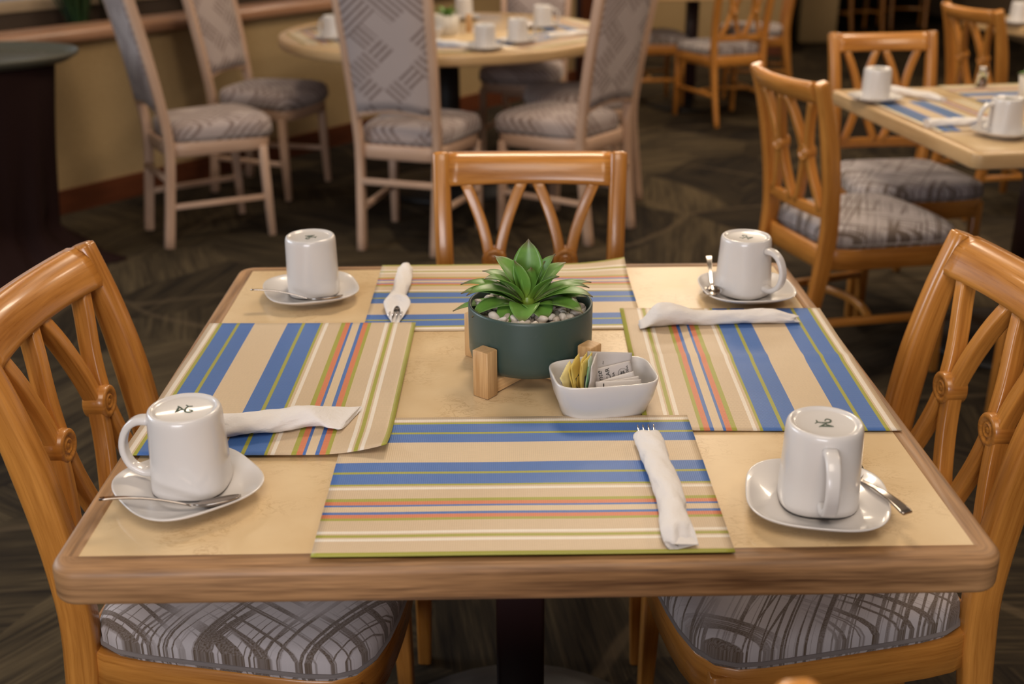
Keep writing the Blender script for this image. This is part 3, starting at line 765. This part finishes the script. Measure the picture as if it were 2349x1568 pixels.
# ------------------------------------------------------------------ napkins and forks
def napkin(label, A, B, rad, tw, seed, tail=None, open_end=False, name='rolled_napkin', group=None, z=TZ):
    """rolled paper napkin from A to B; rad(t) -> (half width, height, lift); spiral wrap step; tail(t,th) -> offset along"""
    A, B = V((*A, 0)), V((*B, 0)); d = (B-A).normalized(); sd = V((-d.y, d.x, 0)); L = (B-A).length
    n, k = 46, 56; rings = []; rnd = random.Random(seed); ph = [rnd.random()*6 for _ in range(5)]
    for i in range(n+1):
        t = i/n; w_, h_, lf = rad(t); ring = []
        for j in range(k):
            th = 2*pi*j/k
            fr = (th/(2*pi)+tw*t+ph[0]) % 1.0
            r = 1+.10*fr+.04*sin(3*th+9*t+ph[1])+.05*sin(2*th-14*t+ph[2])+.03*sin(5*th+23*t+ph[3])+.02*sin(4*th-41*t+ph[4])
            x = w_*r*cos(th); zz = h_*(.5+.5*r*sin(th))+lf
            zz = max(zz, .0004)
            al = t*L + (.006*sin(3*th+ph[0])+.003*sin(7*th))*max(0, (t-.8)/.2) + (tail(t, cos(th), sin(th)) if tail else 0)
            ring.append(A + d*al + sd*(x+.0015*sin(7*t+ph[4])) + V((0, 0, z+zz)))
        rings.append(ring)
    m = MB(); m.loft(rings, caps=(not open_end, True))
    o = m.build(name, 'napkin'); o.data.transform(Matrix.Translation(-A-V((0,0,z)))); o.location = A+V((0,0,z))
    if open_end:
        md = o.modifiers.new('sol', 'SOLIDIFY'); md.thickness = .0009; md.offset = -1
    return props(o, label, 'napkin', group)
def sm(a, b, x): x = max(0, min(1, (x-a)/(b-a))); return x*x*(3-2*x)
# near napkin: fork tines poke out at the far end, blunt near end
ZN = TZ+.0048
napkin('white napkin roll on the near placemat with fork tines poking out of its far end', (.1755, .018), (.1795, -.224),
       lambda t: (.0165-.0010*sm(.15, .5, t)+.001*sm(.8, 1, t), .020+.002*sin(pi*t)-.010*sm(.93, 1, t), 0), 2.2, 3, tail=lambda t, c, s: (-.008*abs(c)+.006)*(1-sm(0, .12, t)), open_end=True, z=ZN)
napkin('white napkin roll on the left placemat, pointed flap at its right end', (-.207, .090), (-.385, .046),
       lambda t: (.0275-.0085*sm(.0, .34, t)-.002*sm(.85, 1, t), .0060+.0185*sm(0, .33, t)-.012*sm(.9, 1, t), .001), 1.8, 7, tail=lambda t, c, s: (.017*c)*(1-sm(0, .3, t)), z=TZ+.0064)
napkin('white napkin roll on the right placemat, opened flap at its left end', (.213, .432), (.462, .438),
       lambda t: (.0245-.0095*sm(.05, .34, t)-.003*sm(.85, 1, t), .006+.029*sm(0, .12, t)-.015*sm(.18, .40, t)-.009*sm(.85, 1, t), 0), 2.6, 11, tail=lambda t, c, s: (.030*max(0, c)-.002)*(1-sm(0, .22, t)), open_end=True, z=TZ+.0034)
napkin('white napkin roll on the far placemat, fork showing in its open near end', (-.181, .437), (-.181, .700),
       lambda t: (.0070+.0125*sm(0, .20, t)-.0060*sm(.28, .46, t), .010+.011*sm(0, .2, t)-.002*sm(.3, .5, t), 0), 1.6, 17, tail=lambda t, c, s: (.040*max(0, s+.75))*(1-sm(0, .45, t)), open_end=True, z=TZ+.0018)
def make_fork(label):
    t = thing('fork', label, 'fork')
    m = MB()
    m.sweep([(0,0,.004), (.05,0,.0035), (.09,0,.003), (.118,0,.0045)], [.012, .007, .0065, .018], .002, (0,1,0), r=.3)
    m.sweep([(.117,0,.0045), (.128,0,.004), (.138,0,.003)], [.018, .0235, .0225], .0018, (0,1,0), r=.3)
    m.build('handle', 'steel', t)
    for i in range(4):
        y = -.0098+.0196*i/3; m = MB(); m.sweep([(.137, y, .003), (.155, y, .0035), (.172, y*1.02, .0065), (.181, y*1.05, .0095)], [.0036, .0032, .0026, .0012], [.0016, .0016, .0014, .001], (0,1,0), r=.35); m.build('tine', 'steel', t)
    return t
fk = make_fork('fork whose four tines stick out of the near napkin')
lay(fk, (.1775, -.140, ZN+.005), (.1745, .0, ZN+.005))
f2 = dup(fk, (0,0,0), 0, 'fork lying inside the open end of the far napkin'); lay(f2, (-.182, .640, TZ+.0065), (-.181, .5, TZ+.0050))
NG = 'napkin rolls on the right-hand table'
rn = lambda t: (.018-.003*sm(.6, 1, t), .024-.006*sm(.8, 1, t), 0)
napkin('white napkin roll at the far left of the right-hand table, beside the far mug', (1.27, 2.56), (1.40, 2.335), rn, 2, 21, group=NG)
napkin('white napkin roll at the near side of the right-hand table, left of the near mug', (1.215, 1.955), (1.43, 1.985), rn, 2, 22, group=NG)
RN = 'napkin rolls on the round table'
napkin('white napkin roll at the near edge of the round table', (-.27, 3.78), (-.12, 3.66), rn, 2, 23, group=RN)
napkin('white napkin roll at the right side of the round table', (.22, 3.95), (.42, 4.08), rn, 2, 24, group=RN)

# placemats of the other tables
def mat_copy(lab, loc, rz, g):
    o = N_.copy(); COL.objects.link(o); o.location = loc; o.rotation_euler = (0,0,rz); o['label'] = lab; o['group'] = g
g2 = 'striped placemats on the right-hand table'
mat_copy('striped placemat along the left side of the right-hand table', rpos(.19, .49, TZ+.0004), rr-pi/2+pi, g2)
mat_copy('striped placemat along the far side of the right-hand table', rpos(.60, .80, TZ+.0018), rr+pi, g2)
g3 = 'striped placemats on the round table'
for i, (an, lab) in enumerate(((200, 'left'), (262, 'near'), (318, 'near right'), (20, 'right'), (100, 'far'))):
    a = R(an); p = RC+V((cos(a), sin(a), 0))*.56
    mat_copy('striped placemat at the %s side of the round table' % lab, (p.x, p.y, TZ+.0006+.0015*(i % 2)), a-pi/2+pi, g3)

# ------------------------------------------------------------------ planter
PC = V((.033, .257, 0))
m = MB(); zb = .7705
m.lathe([(.0001, .0), (.070, .0), (.079, .003), (.0855, .011), (.0882, .022), (.0886, .05), (.0886, .0845), (.0884, .0878), (.0872, .0888), (.0852, .0885), (.0842, .087), (.0838, .03), (.078, .012), (.07, .008), (.0001, .007)], 96)
bo = m.build('planter_bowl', 'pot_green'); bo.location = (PC.x, PC.y, zb)
props(bo, 'round dark green ceramic bowl holding the plant, in the middle of the near table', 'plant pot')
m = MB(); m.lathe([(.0001, .074), (.0832, .070), (.0832, .062), (.0001, .062)], 48); m.build('filling', 'soil', bo)
st = thing('plant_stand', 'low bamboo cross stand with four upright posts under the green bowl', 'stand', (PC.x, PC.y, TZ), R(51))
for k in range(4):
    a = k*pi/2; d = V((cos(a), sin(a), 0)); m = MB()
    m.box(d*.1030+V((0, 0, .0345)), (.0225, .0265, .069), rot=a, r=.07, uoff=k); m.build('post', 'bamboo', st)
for k in range(2):
    a = k*pi/2; m = MB(); m.box((0, 0, .0105), (.184, .019, .018), rot=a, r=.08, uoff=k*3); m.build('crossbar', 'bamboo', st)

def make_leaf(az, e0, e1, L, W, r0=.006, z0=0.0, fold=.28, parent=None, twist=0.0):
    n, k = 16, 9; vs = []; at = []; fs = []; P = V((r0, 0, z0)); ang = e0; pts = []
    for i in range(n+1):
        t = i/n; ang = e0+(e1-e0)*t**1.25
        pts.append((P.copy(), ang)); P = P+V((cos(ang), 0, sin(ang)))*L/n
    for i, (p, ang) in enumerate(pts):
        t = i/n; w_ = W*(.30*(1-t)**1.5+1.0*(sin(pi*min(1, t**1.15))**.75)*(1-.25*t)) if t < 1 else .0003
        w_ = min(w_, W*1.02)*.5; 
        if t > .86: w_ *= ((1-t)/.14)**.6+.01
        nrm = V((-sin(ang), 0, cos(ang))); tw = twist*t
        for j in range(k):
            s = -1+2*j/(k-1); q = V((0, s*w_*cos(tw), 0))+nrm*(fold*w_*(abs(s)**1.4)+s*w_*sin(tw)) + nrm*(-.06*w_*(1-abs(s)))
            vs.append(p+q); at.append(t)
    th = .0009
    for i, (p, ang) in enumerate(pts):
        nrm = V((-sin(ang), 0, cos(ang)))
        for j in range(k): vs.append(vs[i*k+j]-nrm*th*(1.6-abs(-1+2*j/(k-1)))); at.append(i/n)
    N = (n+1)*k; q = lambda i, j, l: l*N+i*k+j
    for i in range(n):
        for j in range(k-1): fs += [(q(i,j,0), q(i+1,j,0), q(i+1,j+1,0), q(i,j+1,0)), (q(i,j,1), q(i,j+1,1), q(i+1,j+1,1), q(i+1,j,1))]
        fs += [(q(i,0,1), q(i+1,0,1), q(i+1,0,0), q(i,0,0)), (q(i,k-1,0), q(i+1,k-1,0), q(i+1,k-1,1), q(i,k-1,1))]
    rm = Matrix.Rotation(az, 3, 'Z')
    me = bpy.data.meshes.new('leaf'); me.from_pydata([tuple(rm@v) for v in vs], [], fs); me.materials.append(MAT['leaf_green'])
    for p_ in me.polygons: p_.use_smooth = True
    A_ = me.attributes.new('leaft', 'FLOAT', 'POINT')
    for i, v in enumerate(at): A_.data[i].value = v
    o = bpy.data.objects.new('leaf', me); COL.objects.link(o); o.parent = parent
    return o
pl = thing('succulent_plant', 'bright green succulent rosette growing in the dark green bowl', 'plant', (PC.x-.004, PC.y, .838))
D = R
LV = [ # azimuth, start elev, end elev, length, width, z0
 (262, 42, -62, .074, .036, .014, 'f'), (238, 30, -58, .070, .036, .012, ''), (205, 30, -42, .086, .034, .012, ''), (292, 35, -58, .062, .036, .016, ''), (325, 30, -28, .090, .036, .014, ''),
 (282, 5, -45, .060, .032, .002, ''), (222, 10, -50, .068, .036, .004, ''), (345, 38, -25, .094, .030, .018, ''), (12, 40, -30, .092, .026, .018, ''), (5, 28, -18, .082, .026, .012, ''),
 (180, 36, -22, .094, .030, .016, ''), (192, 44, -32, .090, .030, .020, ''), (165, 40, -22, .100, .026, .016, ''), (175, 18, -30, .104, .026, .008, ''), (200, 62, -8, .074, .030, .026, ''),
 (150, 50, -10, .078, .026, .024, ''), (35, 55, 5, .078, .030, .024, ''), (30, 30, -18, .108, .026, .012, ''), (60, 45, -20, .085, .030, .016, ''), (95, 40, -25, .085, .032, .014, ''), (125, 45, -20, .085, .030, .016, ''),
 (140, 66, 10, .076, .030, .028, ''), (330, 62, 15, .060, .024, .028, ''), (20, 72, 40, .068, .030, .030, ''), (85, 88, 72, .082, .038, .028, ''), (215, 84, 62, .060, .030, .030, ''), (290, 88, 74, .048, .022, .030, ''), (10, 80, 55, .052, .024, .032, ''), (120, 80, 60, .060, .028, .030, '')]
for az, e0, e1, L, W, z0, _ in LV: make_leaf(D(az), D(e0), D(e1), L, W*1.22, .007, z0, fold=.2, parent=pl)
m = MB(); m.lathe([(.0001, .045), (.006, .040), (.010, .02), (.012, 0), (.012, -.004), (.0001, -.004)], 16); m.build('stem', 'leaf_green', pl)

# pebbles
rnd = random.Random(5); pebs = []
for v in range(7):
    bm = bmesh.new(); bmesh.ops.create_icosphere(bm, subdivisions=3, radius=1)
    ph = [rnd.random()*6 for _ in range(6)]; sx, sy, sz = 1.0, .62+.25*rnd.random(), .42+.25*rnd.random()
    for q in bm.verts:
        c = q.co; k = 1+.16*sin(2.1*c.x+ph[0])*cos(1.7*c.y+ph[1])+.10*sin(3.1*c.z+ph[2]+2*c.x)
        q.co = V((c.x*k*sx, c.y*k*sy, c.z*k*sz))
    me = bpy.data.meshes.new('pebble'); bm.to_mesh(me); bm.free(); me.materials.append(MAT['pebble'])
    for p_ in me.polygons: p_.use_smooth = True
    pebs.append(me)
placed = []; tries = 0
while len(placed) < 170 and tries < 30000:
    tries += 1
    s = .0062+.0074*rnd.random()**1.5; rr_ = (.083-s*1.0)*sqrt(rnd.random()); a = rnd.random()*2*pi
    if rr_ < .016: continue
    lay_ = 0 if tries < 9000 else 1
    x, y = rr_*cos(a), rr_*sin(a); z = .8465+lay_*.0065
    if all((x-X)**2+(y-Y)**2+((z-Z)*1.7)**2 > (.62*(s+S))**2*1.15 for X, Y, Z, S in placed):
        placed.append((x, y, z, s))
for i, (x, y, z, s) in enumerate(placed):
    o = bpy.data.objects.new('pebble', pebs[i % 7]); COL.objects.link(o); o.location = (PC.x+x, PC.y+y, z)
    o.scale = (s, s, s); o.rotation_euler = (rnd.uniform(-.5, .5), rnd.uniform(-.5, .5), rnd.random()*6.28)
    props(o, 'small off-white pebble in the green bowl around the plant', 'pebble', 'pebbles filling the green bowl')

# ------------------------------------------------------------------ sugar caddy and packets
CC = V((.127, .133, TZ+.0005)); CA = R(8)
m = MB()
cp_ = [(.78, .005, 3.2), (.80, .0, 3.2), (.82, .0, 3.2), (.835, .006, 3.2), (.86, .011, 3.4), (.93, .024, 3.8), (.985, .042, 4.2), (1.0, .0505, 4.4), (.997, .0525, 4.4), (.975, .0530, 4.4), (.955, .0515, 4.4), (.935, .044, 4.2), (.89, .026, 3.8), (.81, .0125, 3.4), (.6, .010, 3.0), (.05, .0095, 2.4)]
rings = []
for k_, z, e in cp_:
    ring = []
    for j in range(96):
        a = 2*pi*j/96; mm = (abs(cos(a))**e+abs(sin(a))**e)**(-1/e); x, y = .0700*k_*mm*cos(a), .0500*k_*mm*sin(a)
        zz = z
        if z < .004: zz = z + .0032*math.exp(-(x/.007)**2)
        ring.append(V((x, y, zz)))
    rings.append(ring)
m.loft(rings); cd = m.build('sugar_caddy', 'porcelain'); cd.location = CC; cd.rotation_euler = (0,0,CA)
props(cd, 'white porcelain tray of sweetener packets on the table in front of the green bowl', 'packet holder')
def text_mesh(s, size, mat, parent, loc, rot, bold=False, shear=0.0):
    c = bpy.data.curves.new('txt', 'FONT'); c.body = s; c.size = size; c.extrude = .00006; c.shear = shear; c.align_x = 'LEFT'
    if bold: c.offset = size*.02
    o = bpy.data.objects.new('txt', c); COL.objects.link(o)
    dg = bpy.context.evaluated_depsgraph_get(); me = bpy.data.meshes.new_from_object(o.evaluated_get(dg))
    bpy.data.objects.remove(o); me.materials.clear(); me.materials.append(MAT[mat])
    p = bpy.data.objects.new('printing', me); COL.objects.link(p); p.parent = parent; p.location = loc; p.rotation_euler = rot
    return p
def packet(name, mat, W, H, th, label, group, curl=0.0, sd=0, crimp=True):
    """paper sachet in its local x-z plane, width W, height H"""
    nx, nz = 14, 18; vs = []; rn_ = random.Random(sd); ph = rn_.random()*6
    for lay_ in (0, 1):
        for j in range(nz+1):
            for i in range(nx+1):
                x = -W/2+W*i/nx; z = H*j/nz; u = 1-abs(2*i/nx-1)**3; v_ = 1-abs(2*j/nz-1)**6
                y = (th*.5*u*v_+.0003)*(1 if lay_ else -1) + curl*sin(pi*i/nx+ph)*(z/H)**2*.004 + .0012*sin(z*160+ph)*curl
                if crimp and (j > nz-2 or j < 2): y += .0004*(-1)**i
                vs.append(V((x, y, z)))
    N = (nx+1)*(nz+1); q = lambda i, j, l: l*N+j*(nx+1)+i; fs = []
    for j in range(nz):
        for i in range(nx): fs += [(q(i,j,0), q(i+1,j,0), q(i+1,j+1,0), q(i,j+1,0)), (q(i,j,1), q(i,j+1,1), q(i+1,j+1,1), q(i+1,j,1))]
        fs += [(q(0,j,0), q(0,j+1,0), q(0,j+1,1), q(0,j,1)), (q(nx,j,1), q(nx,j+1,1), q(nx,j+1,0), q(nx,j,0))]
    for i in range(nx): fs += [(q(i,nz,1), q(i,nz,0), q(i+1,nz,0), q(i+1,nz,1)), (q(i,0,0), q(i,0,1), q(i+1,0,1), q(i+1,0,0))]
    o = mesh(name, vs, fs, mat); props(o, label, 'packet', group); return o
def cl(x, y, z): return CC+Matrix.Rotation(CA, 3, 'Z')@V((x, y, z))
def setp(o, p, yaw, lean_x=0.0, roll=0.0):
    o.location = cl(*p); o.rotation_euler = (Matrix.Rotation(CA+yaw, 3, 'Z')@Matrix.Rotation(lean_x, 3, 'X')@Matrix.Rotation(roll, 3, 'Y')).to_euler()
# upright packets at the left end, faces turned left/right
yl = [(-.0525, 'paper_pale_yellow', .052, -16, 'pale yellow sweetener packet, leftmost in the tray'), (-.0475, 'paper_yellow', .054, -10, 'yellow sweetener packet, second from the left'), (-.0430, 'paper_yellow', .061, -6, 'yellow sweetener packet, third from the left'),
      (-.0385, 'paper_yellow', .0625, 2, 'yellow sweetener packet, fourth from the left with dark print'), (-.0340, 'paper_yellow', .064, 5, 'yellow sweetener packet, fifth from the left touching the green one'), (-.0285, 'paper_green', .063, 3, 'green and white sweetener packet beside the yellow ones'), (-.0215, 'paper_white', .062, 6, 'white packet standing upright right of the green one')]
for i, (x, mt, h, ln, lab) in enumerate(yl):
    o = packet('sweetener_packet', mt, .040, h, .0055, lab, 'upright sweetener packets', .5, i)
    setp(o, (x+(.016, .014, .011, .008, .006, .005, .004)[i], -.004, .0145), R(78+3*(i % 3)), 0, 0); o.rotation_euler = (Matrix.Rotation(CA, 3, 'Z')@Matrix.Rotation(R(ln), 3, 'Y')@Matrix.Rotation(R((52, 66, 60, 72, 64, 70, 62)[i]), 3, 'Z')@Matrix.Rotation(R((-5, 3, -2, 4, -4, 5, -6)[i]), 3, 'Y')).to_euler()
    if i in (0, 2, 3, 4, 5):
        mm = MB(); mt2 = ('ink_green' if i == 5 else ('ink_blue' if i == 0 else 'ink_black'))
        mm.box((0.004, .0026, h*.45), (.012, .0004, .020), r=.05); mm.box((-.012, .0020, h*.78), (.008, .0004, .004), r=.05); mm.box((-.005, -.0026, h*.5), (.018, .0004, .02), r=.05)
        pr = mm.build('printing', mt2, o)
    if i == 5:
        mm = MB(); mm.box((-.018, -.0012, h*.5), (.008, .0008, h*.7), r=.05); mm.build('band', 'ink_green', o)
wp = [ # local x, y, z, yaw, leanx, rollY, W, H, mat
 (.010, .024, .014, 3, -16, 0, .070, .049, 'paper_white', 'white sugar packet at the back of the tray with a black square'),
 (.012, .014, .014, 4, -22, 7, .062, .056, 'paper_grey', 'tall grey-white sugar packet with a dark mark behind the printed one'),
 (.020, .006, .015, 6, -20, -7, .060, .040, 'paper_grey', 'grey sugar packet printed with black lettering and a round emblem'),
 (.022, -.005, .015, 8, -20, -8, .058, .029, 'paper_white', 'white sugar packet slanting in front of the printed one'),
 (.024, -.013, .014, 5, -20, -3, .058, .029, 'paper_white', 'white sugar packet, second from the front of the tray'),
 (.018, -.021, .014, 4, -16, 2, .062, .031, 'paper_white', 'white sugar packet at the front with a blue printed frame')]
for i, (x, y, z, yaw, lx, ry, W, H, mt, lab) in enumerate(wp):
    o = packet('sugar_packet', mt, W, H, .0038, lab, 'sugar packets lying at the right of the tray', .8, 20+i)
    setp(o, (x, y, z), R(yaw), R(lx), R(ry))
    fy = -.0024
    if i == 0: mm = MB(); mm.box((.028, fy+.0010, H-.006), (.006, .0003, .005), r=.05); mm.build('printing', 'ink_black', o)
    if i == 1:
        mm = MB(); mm.box((-.021, fy, H-.017), (.0045, .0004, .013), r=.05); mm.build('printing', 'ink_black', o)
        text_mesh('mx', .0035, 'ink_grey', o, (-.009, fy-.0002, H-.017), (R(90), R(-90), 0))
    if i == 2:
        text_mesh('Grante', .0105, 'ink_black', o, (-.014, fy-.0002, H-.034), (R(90), R(-90), 0), shear=.3)
        text_mesh('AZÚCAR', .0085, 'ink_black', o, (-.003, fy-.0002, H-.036), (R(90), R(-90), 0))
        text_mesh('REFINADA', .0052, 'ink_black', o, (.0035, fy-.0002, H-.034), (R(90), R(-90), 0))
        text_mesh('MEXICANA', .0042, 'ink_black', o, (.024, fy-.0002, H-.026), (R(90), R(-90), 0))
        mm = MB(); cpt = [(.0148+.0062*cos(2*pi*k/24), fy-.0003, H-.0135+.0062*sin(2*pi*k/24)) for k in range(24)]; mm.sweep(cpt, .0005, .0003, (0,1,0), r=.3, closed=True)
        mm.box((.0148, fy-.0003, H-.0135), (.008, .0003, .0006)); mm.box((.0148, fy-.0003, H-.0118), (.005, .0003, .0006)); mm.box((.0148, fy-.0003, H-.0152), (.0055, .0003, .0006)); mm.box((.0130, fy-.0003, H-.0135), (.0006, .0003, .006)); mm.box((.0166, fy-.0003, H-.0135), (.0006, .0003, .006))
        mm.build('emblem', 'ink_black', o)
    if i == 5:
        mm = MB(); mm.box((.0, fy, H-.009), (.034, .0004, .0014), r=.05); mm.box((-.017, fy, H-.014), (.0012, .0004, .011), r=.05); mm.box((.008, fy, H-.0105), (.018, .0004, .004), r=.05); mm.box((-.026, fy+.0006, H-.008), (.006, .0004, .0018), r=.05); mm.build('printing', 'ink_blue', o)
        mm = MB(); mm.box((-.0215, fy+.0004, H-.0055), (.0014, .0004, .006), r=.05); mm.build('bar', 'ink_black', o)

# ------------------------------------------------------------------ things on the round and right tables
def small_pot(loc, label, s=1.0):
    t = thing('potted_plant', label, 'plant', loc)
    m = MB(); m.lathe([(.0001, 0), (.045*s, 0), (.052*s, .01), (.062*s, .09*s), (.059*s, .09*s), (.05*s, .015), (.0001, .014)], 40); m.build('pot', 'white_pot', t)
    for k in range(12):
        a = k*2.4; e = R(75-4*k); lf = make_leaf(a, e, e-1.2, .07*s, .022*s, .004, .082*s, parent=t)
    return t
small_pot((-.235, 4.10, TZ), 'small green plant in a white pot on the round table')
small_pot((1.67, 2.27, TZ), 'small plant in a white pot on the right-hand table at the frame edge')
m = MB(); m.box((-.235+.10, 4.22, TZ+.04), (.03, .03, .08)); props(m.build('wooden_shaker', 'bamboo'), 'small wooden shaker right of the white pot on the round table', 'shaker')
c2 = dup(cd, (-.32, 3.93, TZ), .5, 'white packet tray in front of the white pot on the round table')
def shaker(loc, label):
    t = thing('glass_shaker', label, 'shaker', loc); m = MB(); m.lathe([(.0001, 0), (.018, 0), (.02, .005), (.016, .055), (.0001, .056)], 20); m.build('body', 'window_glass', t)
    m = MB(); m.lathe([(.016, .055), (.017, .06), (.014, .07), (.0001, .072)], 20); m.build('lid', 'steel', t)
shaker((1.63, 2.60, TZ), 'glass shaker on the far edge of the right-hand table')
shaker((.12, 4.05, TZ), 'glass shaker beside the mugs on the round table')

# ------------------------------------------------------------------ tray stand on the left
TC = V((-1.99, 3.08, 0))
t = thing('tray_stand', 'folding stand draped with a dark brown cloth down to the floor at the left', 'stand', TC)
rings = []; n = 140
for i in range(26):
    s = i/25; z = .785*(1-s); ring = []
    if s == 1: z = .004
    for j in range(n):
        a = 2*pi*j/n
        base = .285-.085*min(1, s/.8)
        if s > .80: base += .17*((s-.80)/.20)**1.8
        fold = .012*s*(1+1.4*s)*sin(9*a+1.2*sin(3*a))+.008*s*sin(17*a+2+3*s)+(.03*sin(5*a+1) if s > .85 else 0)*((s-.85)/.15 if s > .85 else 0)
        rr_ = base+fold
        zz = z+(.02*max(0, sin(6*a+s*3)) if .75 < s < 1 else 0)
        ring.append(V((rr_*cos(a)*1.12, rr_*sin(a), zz)))
    rings.append(ring)
m = MB(); m.loft(rings, caps=(False, False)); cl_ = m.build('drape', 'cloth_brown', t)
m = MB(); m.lathe([(.0001, .778), (.28, .778), (.28, .784), (.0001, .785)], 40, scale=(1.12, 1)); m.build('top', 'cloth_brown', t)
m = MB(); m.lathe([(.0001, .004), (.30, .004), (.345, .006), (.372, .022), (.380, .034), (.386, .036), (.390, .032), (.385, .020), (.35, -.001), (.30, -.003), (.0001, -.003)], 90, scale=(1.05, .82))
tr = m.build('serving_tray', 'tray_grey'); tr.location = (TC.x, TC.y+.0, .792); tr.rotation_euler = (0,0,R(8)); props(tr, 'large oval grey serving tray resting on the brown draped stand', 'tray')

# hedge clumps on the ledge behind the half wall
def shrub(p, label, sd, s=1.0):
    t = thing('leafy_plant', label, 'plant', (*p, .768)); rn2 = random.Random(sd); vs = []; fs = []
    for k in range(70):
        a = rn2.random()*6.28; r0 = .05*rn2.random(); e = R(rn2.uniform(66, 89)); L = rn2.uniform(.14, .34)*s; w_ = rn2.uniform(.006, .012)
        d = V((cos(a), sin(a), 0)); s_ = V((-sin(a), cos(a), 0)); P = d*r0; b0 = len(vs)
        for i in range(6):
            e2 = e-.7*(i/5)**2*rn2.uniform(.4, 1.2); ww = w_*(1-(i/5)**2)+.0008
            vs += [P-s_*ww, P+s_*ww+V((0,0,.002)), P+V((0,0,-.003))]; P = P+(d*cos(e2)+V((0,0,1))*sin(e2))*L/5
        for i in range(5):
            for u, v_ in ((0,1), (1,2), (2,0)): fs.append((b0+i*3+u, b0+i*3+v_, b0+i*3+3+v_, b0+i*3+3+u))
    mesh('foliage', vs, fs, 'hedge', t)
    m = MB(); m.lathe([(.0001, .03), (.06, .03), (.05, 0), (.0001, 0)], 20); m.build('pot', 'frame_dark', t)
for i, (px, s, lab) in enumerate(((.594, 1.15, 'dark green plant on the ledge left of the leftmost tall chair'), (.617, 1.1, 'dark green plant on the ledge touching the leftmost tall chair'), (.675, .9, 'narrow green plant on the ledge between the two left tall chairs'), (.755, 1.0, 'green plant on the ledge right of the second tall chair'))):
    p = V(WA).lerp(V(WB), px); shrub(off(p, .24), lab, i+3, s)
